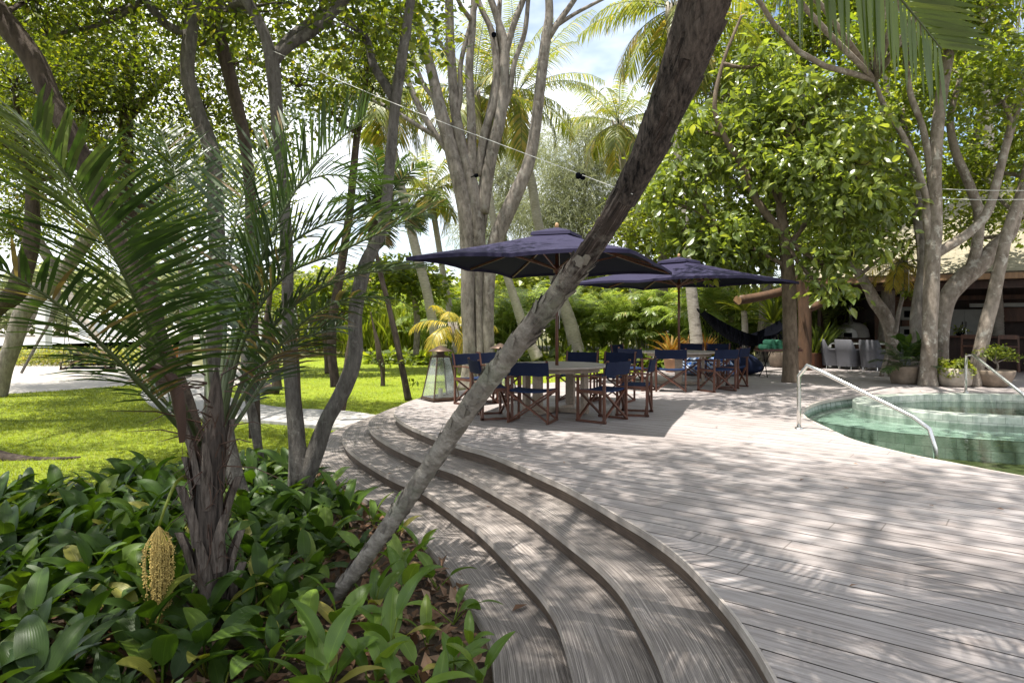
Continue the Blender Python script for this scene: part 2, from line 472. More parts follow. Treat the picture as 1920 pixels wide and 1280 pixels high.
M['steel'] = simple('brushed_steel', (0.62, 0.61, 0.58), 0.24, 1.0, 0.05, 3, 0.03)
M['bronze'] = simple('aged_bronze', (0.085, 0.055, 0.038), 0.5, 0.6, 0.3, 12, 0.15)
M['candle'] = simple('candle_wax', (0.7, 0.62, 0.48), 0.5)
def glass(name, tint, refl=1.45):
    m = Mat(name)
    t = m.n('BsdfTransparent', {'Color': tint}); g = m.n('BsdfGlossy', {'Roughness': 0.03, 'Color': (1, 1, 1, 1)})
    f = m.n('Fresnel', {'IOR': refl})
    x = m.n('MixShader', {0: f.outputs[0], 1: t.outputs[0], 2: g.outputs[0]})
    m.nt.links.new(x.outputs[0], m.out.inputs[0])
    return m.m
def dusty_glass():
    m = Mat('dusty_lantern_glass')
    t = m.n('BsdfTransparent', {'Color': (0.86, 0.9, 0.87, 1)}); g = m.n('BsdfGlossy', {'Roughness': 0.08})
    d = m.n('BsdfDiffuse', {'Color': (0.75, 0.78, 0.74, 1)})
    f = m.n('Fresnel', {'IOR': 1.4})
    x = m.n('MixShader', {0: f.outputs[0], 1: t.outputs[0], 2: g.outputs[0]})
    y = m.n('MixShader', {0: m.math('MULTIPLY', m.noise(m.coord('Object'), 4, 4), 0.34), 1: x.outputs[0], 2: d.outputs[0]})
    m.nt.links.new(y.outputs[0], m.out.inputs[0])
    return m.m
M['glass'] = dusty_glass()
def water_mat(name, tint, bumps=0.12, sc=2.2, ior=1.33):
    m = Mat(name)
    v = m.coord('Object', (1, 1, 1))
    nb = m.bump(m.math('ADD', m.noise(v, sc, 3), m.math('MULTIPLY', m.noise(v, sc * 4, 2), 0.25)), bumps, 0.05)
    t = m.n('BsdfTransparent', {'Color': tint}); g = m.n('BsdfGlossy', {'Roughness': 0.02, 'Normal': nb})
    f = m.n('Fresnel', {'IOR': ior, 'Normal': nb})
    x = m.n('MixShader', {0: f.outputs[0], 1: t.outputs[0], 2: g.outputs[0]})
    m.nt.links.new(x.outputs[0], m.out.inputs[0])
    return m.m
M['water'] = water_mat('pool_water', (0.74, 0.87, 0.83, 1), .16, 2.2, 1.25)
def tiles(name, a, b, scale, mortar=(0.10, 0.12, 0.10), which='Object'):
    m = Mat(name); v = m.coord(which)
    br = m.n('TexBrick', {'Vector': v, 'Color1': a, 'Color2': b, 'Mortar': mortar, 'Scale': scale, 'Mortar Size': 0.012, 'Brick Width': 0.6, 'Row Height': 0.3})
    n = m.noise(v, 5, 6, 0.65); n2 = m.noise(v, 22, 4)
    c = m.mix(1.0, br.outputs[0], m.ramp(n, [(0.3, (0.62, 0.68, 0.63)), (0.7, (1.3, 1.25, 1.25))]), 'MULTIPLY')
    return m.done(c, 0.5, 0, 0.4, m.bump(n2, 0.15, 0.01))
M['pooltile'] = tiles('green_stone_tiles', (0.285, 0.325, 0.30), (0.38, 0.42, 0.39), 2.2)
M['coping'] = tiles('green_stone_coping', (0.32, 0.36, 0.31), (0.43, 0.46, 0.41), 2.0, (0.24, 0.26, 0.23), 'UV')
M['lagoon'] = simple('lagoon_water', (0.36, 0.37, 0.36), 0.7, 0, 0.12, 0.05, 0.1, (0.2, 1, 1), dist=0.2, fine=0.6)
M['pot'] = simple('weathered_clay_pot', (0.20, 0.155, 0.115), 0.85, 0, 0.4, 5, 0.4, dist=0.02)
M['potpale'] = simple('pale_clay_pot', (0.30, 0.26, 0.21), 0.85, 0, 0.35, 5, 0.4, dist=0.02)
M['appliance'] = simple('dull_grey_appliance', (0.22, 0.22, 0.205), 0.45, 0.2, .1, 3, .05)
M['shaded_underside'] = simple('shaded_canopy_underside', (0.008, 0.010, 0.020), 0.9, 0, .1, 5, .2, spec=.1)  # umbrella underside: its shade is put into a darker navy
M['wicker'] = simple('grey_woven_wicker', (0.085, 0.085, 0.096), 0.7, 0, 0.25, 90, 0.6, dist=0.006, fine=140)
M['cushion'] = simple('pale_cushion', (0.5, 0.5, 0.48), 0.85)
M['log'] = simple('peeled_log', (0.085, 0.045, 0.024), 0.6, 0, 0.3, 3, 0.3, (4, 4, 1), dist=0.02)
M['logend'] = simple('peeled_log_light', (0.34, 0.20, 0.10), 0.6, 0, 0.3, 4, 0.3, (3, 3, 3), dist=0.02)
M['darkwood'] = simple('dark_red_panel', (0.030, 0.012, 0.008), 0.5, 0, 0.4, 2, 0.2, (6, 6, 1))
M['midwood'] = simple('brown_cabinet_wood', (0.075, 0.030, 0.016), 0.45, 0, 0.35, 2, 0.15, (5, 5, 1))
M['eave'] = simple('eave_beam_wood', (0.22, 0.13, 0.07), 0.6, 0, 0.3, 2, 0.15, (5, 5, 1))
M['black'] = simple('black_iron', (0.003, 0.0035, 0.006), 0.95, spec=0.05)
M['ovenclay'] = simple('oven_render', (0.36, 0.34, 0.31), 0.8, 0, 0.15, 6)
M['white'] = simple('white_paint', (0.75, 0.74, 0.71), 0.6, 0, 0.08, 4)
M['towel'] = simple('mint_green_towel', (0.12, 0.36, 0.23), 0.95, 0, 0.2, 20, 0.7, spec=0.1, dist=0.01, fine=180)
M['wire'] = simple('pale_cord', (0.55, 0.54, 0.5), 0.6)
M['plaster'] = simple('warm_plaster', (0.62, 0.50, 0.30), 0.8, 0, 0.1, 1)
M['tile'] = simple('clay_roof', (0.42, 0.24, 0.14), 0.8, 0, 0.3, 3, 0.4)
M['orange'] = simple('orange_crate_wood', (0.42, 0.12, 0.03), 0.6, 0, 0.25, 3)
def shingle_mat():
    m = Mat('thin_wood_shingles')
    uv = m.n('TexCoord').outputs['UV']
    br = m.n('TexBrick', {'Vector': uv, 'Color1': (0.23, 0.21, 0.16, 1), 'Color2': (0.30, 0.275, 0.215, 1), 'Mortar': (0.22, 0.19, 0.13, 1), 'Scale': 1.0, 'Mortar Size': 0.012, 'Brick Width': 0.30, 'Row Height': 0.085})
    n = m.noise(uv, 3, 5)
    c = m.mix(1.0, br.outputs[0], m.ramp(n, [(0.3, (0.75, 0.75, 0.72)), (0.7, (1.15, 1.15, 1.1))]), 'MULTIPLY')
    return m.done(c, 0.85, 0, 0.2, m.bump(br.outputs[1], -0.6, 0.02))
M['shingle'] = shingle_mat()
def blue_pattern():
    m = Mat('blue_patterned_cotton'); v = m.coord('Object')
    n = m.n('TexVoronoi', {'Vector': v, 'Scale': 9.0}).outputs[0]
    c = m.ramp(n, [(0.25, (0.02, 0.07, 0.26)), (0.4, (0.10, 0.2, 0.45)), (0.55, (0.45, 0.5, 0.6))])
    return m.done(c, 0.85, 0, 0.1, m.bump(m.noise(v, 5, 4), 0.5, 0.04))
M['bluepat'] = blue_pattern()

M['bark_grey'] = bark('grey_smooth_bark', (0.085, 0.070, 0.057), (0.28, 0.245, 0.21), 5, 0.8, (1, 1, 0.4), (0.24, 0.22, 0.19))
M['bark_pale'] = bark('pale_lichen_bark', (0.115, 0.090, 0.068), (0.29, 0.245, 0.20), 5, 0.8, (1, 1, 0.5), (0.36, 0.33, 0.28))
M['bark_fork'] = bark('ridged_brown_bark', (0.085, 0.074, 0.063), (0.28, 0.255, 0.222), 11, 1.0, (1, 1, 0.22), (0.27, 0.255, 0.22), 0.06, 0.75)
M['bark_dark'] = bark('dark_rough_bark', (0.030, 0.022, 0.017), (0.095, 0.072, 0.055), 7, 0.9, (1, 1, 0.35))
M['bark_tan'] = bark('tan_trunk_bark', (0.075, 0.055, 0.038), (0.19, 0.145, 0.105), 6, 0.7, (1, 1, 0.4))
M['bark_palm'] = bark('coconut_palm_bark', (0.20, 0.175, 0.145), (0.38, 0.345, 0.30), 6, 0.6, (0.5, 0.5, 2.5), None, .03, 0.0)
M['bark_lean'] = bark_lean_mat()
M['boots'] = bark('old_leaf_sheaths', (0.006, 0.0045, 0.004), (0.11, 0.088, 0.074), 6, 1.0, (4, 4, 0.4), None, .03, 0.0)
M['bootpale'] = bark('grey_leaf_sheaths', (0.035, 0.026, 0.021), (0.21, 0.172, 0.145), 7, 1.0, (3, 3, 0.5), None, .03, 0.0)
M['rachis'] = simple('palm_rachis', (0.060, 0.078, 0.028), 0.5)
M['spathe'] = simple('dry_brown_spathe', (0.055, 0.028, 0.018), 0.6, 0, 0.3, 4, 0.3, (6, 6, 1))
M['fruit'] = simple('straw_palm_fruit', (0.45, 0.33, 0.10), 0.7, 0, 0.25, 30, 0.4)

LG = (1.9, 1.9, 0.55)
M['leaf_fine'] = leafmat('small_green_leaves', [(0, (0.024, 0.042, 0.011)), (0.5, (0.064, 0.092, 0.018)), (0.85, (0.125, 0.148, 0.026)), (1, (0.22, 0.19, 0.035))], (2.6, 2.4, 0.5), 0.55)
M['leaf_big'] = leafmat('broad_glossy_leaves', [(0, (0.072, 0.110, 0.026)), (0.6, (0.165, 0.215, 0.055)), (0.93, (0.25, 0.285, 0.085)), (1, (0.38, 0.34, 0.10))], (2.1, 2.0, 0.6), 0.45, 0.28, 0.65)
M['leaf_mid'] = leafmat('mid_green_leaves', [(0, (0.050, 0.080, 0.017)), (0.5, (0.115, 0.158, 0.030)), (1, (0.24, 0.265, 0.05))], (2.2, 2.1, 0.5), 0.52)
M['leaf_lime'] = leafmat('lime_leaves', [(0, (0.10, 0.14, 0.02)), (0.5, (0.19, 0.23, 0.035)), (1, (0.32, 0.32, 0.07))], LG)
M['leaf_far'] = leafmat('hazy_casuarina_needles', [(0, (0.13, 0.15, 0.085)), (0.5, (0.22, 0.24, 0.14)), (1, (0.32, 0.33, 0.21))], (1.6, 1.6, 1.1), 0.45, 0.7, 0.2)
M['frond_coco'] = leafmat('coconut_leaflets', [(0, (0.09, 0.125, 0.025)), (0.6, (0.19, 0.22, 0.045)), (0.9, (0.32, 0.28, 0.07)), (1, (0.42, 0.32, 0.10))], (1.8, 1.7, 0.7), 0.46, 0.4, 0.5)
M['frond_near'] = leafmat('dark_date_palm_leaflets', [(0, (0.022, 0.042, 0.015)), (0.6, (0.050, 0.083, 0.028)), (0.88, (0.10, 0.135, 0.045)), (0.94, (0.13, 0.085, 0.042)), (1, (0.24, 0.17, 0.105))], (1.6, 1.8, 0.5), 0.28, 0.36, 0.5)
M['frond_areca'] = leafmat('areca_leaflets', [(0, (0.10, 0.155, 0.035)), (0.5, (0.20, 0.265, 0.075)), (0.95, (0.33, 0.355, 0.13)), (1, (0.45, 0.38, 0.18))], (1.6, 1.65, 0.7), 0.5, 0.4, 0.5)
M['frond_yellow'] = leafmat('yellowing_leaflets', [(0, (0.22, 0.22, 0.03)), (0.6, (0.42, 0.34, 0.05)), (1, (0.50, 0.36, 0.06))], (1.4, 1.3, 0.6))
M['frond_hang'] = leafmat('hanging_coconut_leaflets', [(0, (0.045, 0.075, 0.010)), (0.7, (0.085, 0.125, 0.016)), (.93, (0.14, 0.16, 0.022)), (1, (.14, .07, .03))], (1.8, 1.8, 0.5), 0.30, 0.38, 0.5)
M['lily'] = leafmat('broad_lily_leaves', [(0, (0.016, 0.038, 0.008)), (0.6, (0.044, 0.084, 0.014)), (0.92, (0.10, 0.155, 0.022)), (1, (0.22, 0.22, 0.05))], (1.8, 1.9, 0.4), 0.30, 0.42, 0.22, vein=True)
M['lily_lit'] = leafmat('sunlit_lily_leaves', [(0, (0.065, 0.125, 0.018)), (0.6, (0.115, 0.19, 0.026)), (0.95, (0.18, 0.24, 0.04)), (1, (0.30, 0.27, 0.06))], (1.7, 1.9, 0.5), 0.3, 0.38, 0.35, vein=True)  # lighter copy of the lily green, sunlight mixed into the colour
M['litter'] = leafmat('dead_leaves', [(0, (0.075, 0.036, 0.02)), (0.5, (0.19, 0.105, 0.06)), (0.9, (0.36, 0.25, 0.17)), (1, (0.45, 0.30, 0.06))], (1, 0.9, 0.7), 0.15, 0.65, 0.3)
M['grass'] = leafmat('grass_blades', [(0, (0.09, 0.13, 0.008)), (0.5, (0.18, 0.22, 0.012)), (1, (0.30, 0.31, 0.03))], (1.7, 1.7, 0.4), 0.4, 0.55, 0.3, patch=(.55, (.25, .215, .10)), var=(.6, 1.3))
M['bromeliad'] = leafmat('orange_strap_leaves', [(0, (0.40, 0.18, 0.03)), (0.6, (0.55, 0.30, 0.06)), (1, (0.55, 0.45, 0.12))], (1.3, 1.1, 0.6))
M['hedge_low'] = leafmat('golden_hedge_leaves', [(0, (0.12, 0.15, 0.04)), (0.6, (0.22, 0.23, 0.07)), (1, (0.36, 0.27, 0.08))], LG)

# ---------------------------------------------------------------- ground, lawn, sand, path, water
def sheet(name, P, z, mat, label=None):
    return struct(name, MB().poly(P, z), mat, label=label)
GZ = -0.52
b = MB(); b.poly([(-400, -30), (400, -30), (400, 600), (-400, 600)], -2.2)
struct('ground', b, M['sand'])
# the shore: garden ground raised above the lagoon
b = MB(); b.poly([(-13, -12), (60, -12), (60, 120), (-15, 120), (-30, 47), (-45, 47), (-45, -12)], -0.56)
struct('garden_ground', b, M['earth'])
b = MB(); b.poly([(-60, 45), (-31, 45), (-12.5, 118), (-12.5, 200), (-60, 200)], -1.3)
struct('beach_ground', b, M['sand'])
b = MB(); b.poly([(-300, 68), (-20, 68), (-20, 98), (-300, 98)], -1.285)
struct('lagoon_water', b, M['lagoon'])
b = MB(); b.poly([(-300, 96.1), (60, 96.1), (60, 400), (-300, 400)], -1.27)
struct('far_shore_ground', b, M['sand'])

sandP = [G(-400, 739, -.53)[:2], G(0, 739, -.53)[:2], G(100, 733, -.53)[:2], G(201, 725.6, -.53)[:2], G(279, 720, -.53)[:2],
         G(336, 716, -.53)[:2], G(420, 724, -.53)[:2], G(470, 716, -.53)[:2], G(505, 700, -.53)[:2], G(500, 691, -.53)[:2], G(440, 686, -.53)[:2], G(330, 683, -.53)[:2], G(200, 680, -.53)[:2], G(0, 680, -.53)[:2], G(-400, 680, -.53)[:2]]
sheet('sand_ground', catmull(np.c_[np.array(sandP), np.zeros(len(sandP))], 90, True)[:, :2], -0.530, M['sand'])
lawnA = [G(-420, 739, GZ)[:2], G(0, 739, GZ)[:2], G(100, 733, GZ)[:2], G(201, 725.6, GZ)[:2], G(279, 719, GZ)[:2], G(276, 746, GZ)[:2], G(336, 776, GZ)[:2], G(437, 786, GZ)[:2], G(524, 793, GZ)[:2], G(655, 808, GZ)[:2],
         np.array((-2.0, 9.5)), np.array((-1.7, 6.0)), np.array((-2.4, 4.4)), np.array((-7, 4.0)), np.array((-14, 5.0))]
sheet('lawn_ground', np.array(lawnA), GZ, M['lawn'])
lawnB = [G(350, 733, GZ)[:2], G(403, 731, GZ)[:2], G(437, 749, GZ)[:2], G(524, 767, GZ)[:2], G(640, 773, GZ)[:2], G(702, 782, GZ)[:2], np.array((-0.5, 12.0)), np.array((2.5, 15.5)), np.array((7, 21)), np.array((7, 38)), np.array((-8, 39)),
         G(640, 664, GZ)[:2], G(560, 668, GZ)[:2], G(510, 690, GZ)[:2], G(512, 700, GZ)[:2], G(480, 716, GZ)[:2], G(430, 726, GZ)[:2]]
sheet('lawn_ground', np.array(lawnB), GZ + 0.004, M['lawn'])
bedP = [(-9, 1.2), (0.6, 1.2), (0.3, 4.2), (-0.6, 5.6), (-1.6, 7.3), (-2.25, 8.6), (-2.6, 9.2), (-3.3, 8.3), (-4.4, 7.5), (-5.4, 6.7), (-9, 5.2)]
sheet('planting_bed_ground', np.array(bedP), -0.50, M['soil'])
pathP = [G(269, 746, -.5), G(264, 738, -.5), G(279, 727, -.5), G(310, 721, -.5), G(345, 722, -.5), G(403, 731, -.5), G(437, 749, -.5), G(524, 766, -.5), G(640, 772.5, -.5), G(705, 781, -.5), np.array((-1.5, 12.5, 0)), np.array((-1.8, 10.2, 0)),
         G(653, 809, -.5), G(600, 803, -.5), G(524, 794.5, -.5), G(437, 788, -.5), G(336, 778, -.5), G(285.5, 761, -.5)]
PP = catmull(np.c_[np.array(pathP)[:, :2], np.zeros(len(pathP))], 110, True)[:, :2]
b = MB(); b.poly(PP, -0.46)
n = len(PP); V = np.vstack([np.c_[PP, np.full(n, -.46)], np.c_[PP, np.full(n, -.56)]])
i = np.arange(n); b.add(V, np.stack([i, (i + 1) % n, (i + 1) % n + n, i + n], 1))
struct('garden_path', b, M['path'])

# ---------------------------------------------------------------- deck and curved steps
EDGE = [(-4.5, -4.0), (-1.6, -2.4), (-0.35, -1.0), (0.42, 0.4), (0.83, 1.5), (1.0, 2.4), (1.058, 2.9), (1.07, 3.3), (1.055, 3.66), (1.02, 4.07), (0.93, 4.5), (0.79, 4.94), (0.53, 5.70), (0.32, 6.2),
        (-0.23, 7.33), (-0.70, 8.0), (-1.32, 9.13), (-1.68, 10.0), (-1.86, 10.8), (-1.86, 11.8), (-1.62, 12.9), (-1.1, 14.0), (0.0, 15.1), (1.3, 16.1), (3.0, 18.0), (4.6, 20.4), (6.5, 22.4)]
E0 = catmull(np.c_[np.array(EDGE), np.zeros(len(EDGE))], 260)[:, :2]
def offset(P, d):
    T = unit(np.gradient(P, axis=0))
    Q = P + np.stack([-T[:, 1], T[:, 0]], 1) * d
    return Q
def clean_offset(P, d):
    Q = offset(P, d)
    keep = [0]
    for k in range(1, len(Q)):
        tq = Q[k] - Q[keep[-1]]
        tp = P[k] - P[keep[-1]]
        if tq.dot(tp) > 0 and np.linalg.norm(tq) > 0.02: keep.append(k)
    return catmull(np.c_[Q[keep], np.zeros(len(keep))], 260)[:, :2]
POOL = [(4.36, 10.27), (4.16, 9.04), (4.07, 8.15), (4.22, 7.33), (4.41, 6.86), (4.72, 6.2), (5.5, 5.1), (7, 4.2), (9, 4.0), (11.5, 5), (12.8, 7.5), (12.8, 10.5), (11.8, 12.6), (10.1, 13.46), (8.31, 13.5), (7.32, 13.3), (6.5, 13.05), (5.48, 12.2), (4.74, 11.15)]
PL = catmull(np.c_[np.array(POOL), np.zeros(len(POOL))], 150, True)[:, :2]
def make_deck():
    outer = [tuple(p) for p in E0] + [(10, 25.5), (22, 40), (40, 30), (40, -4)]
    bm = bmesh.new()
    edges = []
    for loop in (outer, [tuple(p) for p in PL]):
        vs = [bm.verts.new((x, y, 0)) for x, y in loop]
        edges += [bm.edges.new((vs[k], vs[(k + 1) % len(vs)])) for k in range(len(vs))]
    bmesh.ops.triangle_fill(bm, use_beauty=True, use_dissolve=False, edges=edges, normal=(0, 0, 1))
    # throw away faces filled inside the pool
    c = np.array((8.5, 8.8))
    nx, ny = -BD[1], BD[0]
    if ny < 0: nx, ny = -nx, -ny
    nv = Vector((nx, ny, 0))
    wmin, wmax = -14.0, 36.0
    k = math.floor(wmin / .2)
    while k * .2 < wmax:
        for s in (-0.0042, 0.0042):
            d = k * .2 + s
            bmesh.ops.bisect_plane(bm, geom=bm.verts[:] + bm.edges[:] + bm.faces[:], dist=1e-6, plane_co=nv * d, plane_no=nv)
        k += 1
    def inside(x, y, P):
        r = False; j = len(P) - 1
        for i in range(len(P)):
            if (P[i][1] > y) != (P[j][1] > y) and x < (P[j][0] - P[i][0]) * (y - P[i][1]) / (P[j][1] - P[i][1]) + P[i][0]: r = not r
            j = i
        return r
    kill = []
    for f in bm.faces:
        cc = f.calc_center_median(); w = cc.dot(nv) / .2
        if abs(w - round(w)) < 0.0205: kill.append(f)
        elif 3.5 < cc.x < 13.5 and 3.5 < cc.y < 14 and inside(cc.x, cc.y, PL): kill.append(f)
        elif f.normal.z < 0: f.normal_flip()
    bmesh.ops.delete(bm, geom=kill, context='FACES')
    me = bpy.data.meshes.new('deck'); bm.to_mesh(me); bm.free()
    me.materials.append(M['deck'])
    return me
dk = obj('deck_ground', make_deck(), M['deck'])
dk['kind'] = 'structure'; dk['label'] = 'weathered grey wooden deck boards around the pool'; dk['category'] = 'deck'
def strip(b, P, z0, z1, v0=0.0, out=0.0):
    if out: P = offset(P, out)
    s = np.concatenate([[0], np.cumsum(np.linalg.norm(np.diff(P, axis=0), axis=1))])
    X = np.stack([np.c_[P, np.full(len(P), z0)], np.c_[P, np.full(len(P), z1)]], 1)
    U = np.stack([np.c_[s, np.full(len(s), v0)], np.c_[s, np.full(len(s), v0 + abs(z1 - z0))]], 1)
    return b.grid(X, 0.5, U.reshape(-1, 2))
def flat(b, P, Q, z, v0):
    s = np.concatenate([[0], np.cumsum(np.linalg.norm(np.diff(P, axis=0), axis=1))])
    X = np.stack([np.c_[P, np.full(len(P), z)], np.c_[Q, np.full(len(P), z)]], 1)
    wd = np.linalg.norm(P - Q, axis=1)
    U = np.stack([np.c_[s, np.full(len(s), v0)], np.c_[s, v0 + wd]], 1)
    return b.grid(X, 0.5, U.reshape(-1, 2))
b = MB(); b.poly([tuple(p) for p in offset(E0, -0.03)] + [(10, 25.4), (22, 39.9), (40, 29.9), (40, -4)], -0.06)
# cut the pool out of the sub-floor by building it as a ring of strips instead
b = MB()
R1 = offset(PL, 0)
def ringpoly(P, Q, z):
    n = len(P); i = np.arange(n)
    return np.vstack([np.c_[P, np.full(n, z)], np.c_[Q, np.full(n, z)]]), np.stack([i, (i + 1) % n, (i + 1) % n + n, i + n], 1)
cen = PL.mean(0)
far = cen + unit(PL - cen) * 60
# sub-floor: deck outline triangulated with the pool hole
def subfloor():
    bm = bmesh.new(); edges = []
    for loop in ([tuple(p) for p in offset(E0, -0.04)[::4]] + [(10, 25.3), (22, 39.8), (39.9, 29.8), (39.9, -3.9)], [tuple(p) for p in (cen + (PL - cen) * 1.01)]):
        vs = [bm.verts.new((x, y, -0.05)) for x, y in loop]
        edges += [bm.edges.new((vs[k], vs[(k + 1) % len(vs)])) for k in range(len(vs))]
    bmesh.ops.triangle_fill(bm, use_beauty=True, edges=edges, normal=(0, 0, 1))
    kill = [f for f in bm.faces if np.linalg.norm(np.array(f.calc_center_median()[:2]) - cen) < 3.2]
    bmesh.ops.delete(bm, geom=kill, context='FACES')
    me = bpy.data.meshes.new('sub'); bm.to_mesh(me); bm.free(); me.materials.append(M['dark'])
    return me
sf = obj('subfloor_ground', subfloor(), M['dark']); sf['kind'] = 'structure'; sf['label'] = 'dark joists under the deck boards'; sf['category'] = 'subfloor'
T, NOSE, RUN, RISE = 0.05, 0.035, 0.385, 0.15
Es = [E0] + [clean_offset(E0, RUN * k) for k in (1, 2, 3)]
b = MB(); strip(b, E0, 0.0015, -T, 0.0, 0.004); flat(b, offset(E0, 0.004), offset(E0, -0.012), 0.0015, 0.0); flat(b, E0, offset(E0, -0.09), -T, 0.0)
struct('deck_edge_trim', b, M['fascia'])
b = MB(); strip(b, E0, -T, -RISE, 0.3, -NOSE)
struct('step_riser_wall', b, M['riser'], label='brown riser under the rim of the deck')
for k in (1, 2, 3):
    z = -RISE * k
    # inner edge follows the step above, matched by nearest point
    inner = offset(Es[k], -RUN - 0.10)
    b = MB(); flat(b, Es[k], inner, z, k * 3.3); flat(b, Es[k], offset(Es[k], -0.08), z - T, k * 3.3)
    struct('curved_step_floor', b, M['tread'], label='curved grey wooden tread, step %s below the deck' % ('one', 'two', 'three')[k - 1])
    b = MB(); strip(b, Es[k], z, z - T, k * 1.7, 0.001)
    struct('step_nosing_trim', b, M['fascia'], label='pale front edge of the tread, step %s below the deck' % ('one', 'two', 'three')[k - 1])
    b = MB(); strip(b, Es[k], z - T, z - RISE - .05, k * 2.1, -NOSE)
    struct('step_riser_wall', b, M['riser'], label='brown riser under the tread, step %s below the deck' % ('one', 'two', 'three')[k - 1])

# ---------------------------------------------------------------- pool
WZ = -0.13
b = MB(); n = len(PL); i = np.arange(n)
PB = cen + (PL - cen) * 0.97
V = np.vstack([np.c_[PL, np.full(n, -0.05)], np.c_[PB, np.full(n, -.85)]])
b.add(V, np.stack([i, i + n, (i + 1) % n + n, (i + 1) % n], 1)); b.poly(PB, -.85)
# two submerged curved steps at the rail end
for d, z in ((0.62, -0.36), (1.2, -0.62)):
    seg = np.vstack([PL[-34:], PL[:14]])
    c0 = seg.mean(0)
    inn = offset(seg[::1], -d) if np.linalg.norm(offset(seg, -d).mean(0) - cen) < np.linalg.norm(seg.mean(0) - cen) else offset(seg, d)
    X = np.stack([np.c_[seg, np.full(len(seg), z)], np.c_[inn, np.full(len(seg), z)], np.c_[inn, np.full(len(seg), -1.15)]], 1)
    b.grid(X)
struct('pool_basin_ground', b, M['pooltile'])
b = MB(); V, Fq = ringpoly(PL, cen + (PL - cen) * 0.988, -0.004)
nn = len(PL); b.add(V, Fq)
V2 = np.vstack([np.c_[cen + (PL - cen) * 0.988, np.full(nn, -0.004)], np.c_[cen + (PL - cen) * 0.988, np.full(nn, -0.055)]])
b.add(V2, np.stack([i, (i + 1) % n, (i + 1) % n + n, i + n], 1))
struct('pool_rim_trim', b, M['fascia'], label='thin wooden lip around the pool opening')
b = MB(); b.poly(cen + (PL - cen) * 0.992, WZ)
struct('pool_water', b, M['water'])
th = np.linspace(0, 2 * np.pi, 96, endpoint=False)
sc = np.array((8.55, 11.7))
b = MB()
ro, ri = 2.55, 2.16
prof = [(ro + .95, -1.15), (ro + .93, -.24), (ro + .01, -.22), (ro + .01, -0.015), (ro, 0.0), (ri, 0.0), (ri, -1.15)]
b.lathe(prof, 96, (sc[0], sc[1], 0), sy=0.72, uv=True)
tag(obj('spa_ring', b, M['coping']), 'low curved green stone wall ringing the spa inside the pool', 'pool wall')
# ---------------------------------------------------------------- furniture
def director_chair():
    t = thing('director_chair', 'x', 'chair', (0, 0, 0), 0)
    w, d = 0.29, 0.22
    for sx in (-1, 1):
        for sy, top in ((1, 0.62), (-1, 0.87)):
            lb = MB(); x = sx * w
            if sy < 0:
                lb.bar((x, -d, 0), (x, -d, 0.60), .026, .038, (0, 1, 0)); lb.bar((x, -d - .002, .60), (x, -d - .06, top), .028, .03, (0, 1, 0))
            else:
                lb.bar((x, d, 0), (x, d, top), .026, .038, (0, 1, 0))
            obj('leg', lb, M['redwood'], t)
        a = MB()
        P = np.array([(sx * w, -d - .03, .635), (sx * w, 0, .648), (sx * w, d * .6, .645), (sx * w, d + .06, .628)])
        for q in range(3): a.bar(P[q], P[q + 1], .05 if q else .042, .022)
        obj('armrest', a, M['redwood'], t, bevel=.004)
        r = MB(); r.bar((sx * w, -d, .43), (sx * w, d, .43), .024, .045); obj('side_rail', r, M['redwood'], t)
        r = MB(); r.bar((sx * w, -d - .03, .016), (sx * w, d + .03, .016), .026, .03); obj('foot_rail', r, M['redwood'], t)
    for sy in (-1, 1):
        for k in (-1, 1):
            c = MB(); y = sy * (d - .01) + k * .014
            c.bar((-k * (w - .01), y, .03), (k * (w - .01), y, .42), .022, .034, (0, 1, 0))
            obj('cross_brace', c, M['redwood'], t)
    s = MB(); s.smooth = True
    xs = np.linspace(-w + .005, w - .005, 9); ys = np.linspace(-d + .02, d - .01, 5)
    top = np.array([[(x, y, .462 - .022 * (1 - (x / w) ** 2)) for x in xs] for y in ys])
    s.grid(top); s.grid(top[::-1] - (0, 0, .022))
    for A in (top[0], top[-1]): s.grid(np.stack([A, A - (0, 0, .022)]) if A is top[-1] else np.stack([A - (0, 0, .022), A]))
    for c in (0, -1): s.grid(np.stack([top[:, c], top[:, c] - (0, 0, .022)]) if c == 0 else np.stack([top[:, c] - (0, 0, .022), top[:, c]]))
    obj('seat', s, M['seatblue'], t)
    s = MB(); s.smooth = True
    xs = np.linspace(-w - .022, w + .022, 11); zs = np.linspace(.665, .85, 5)
    def bk(x, z, o):
        e = min(1, abs(x) / w)
        return (x, -d - .008 - (z - .6) * .21 - .035 * (1 - e ** 2) + o, z - .006 * math.sin(e * 3.1))
    f = np.array([[bk(x, z, .012) for x in xs] for z in zs]); r = np.array([[bk(x, z, -.014) for x in xs] for z in zs])
    s.grid(f[::-1]); s.grid(r)
    for A, B in ((f[-1], r[-1]), (r[0], f[0])): s.grid(np.stack([A, B]))
    for c in (0, -1): s.grid(np.stack([f[:, c], r[:, c]] if c else [r[:, c], f[:, c]]))
    obj('backrest', s, M['navy'], t)
    return t
chair0 = director_chair()
TB1, TB2 = np.array((0.67, 10.7)), np.array((3.74, 15.3))
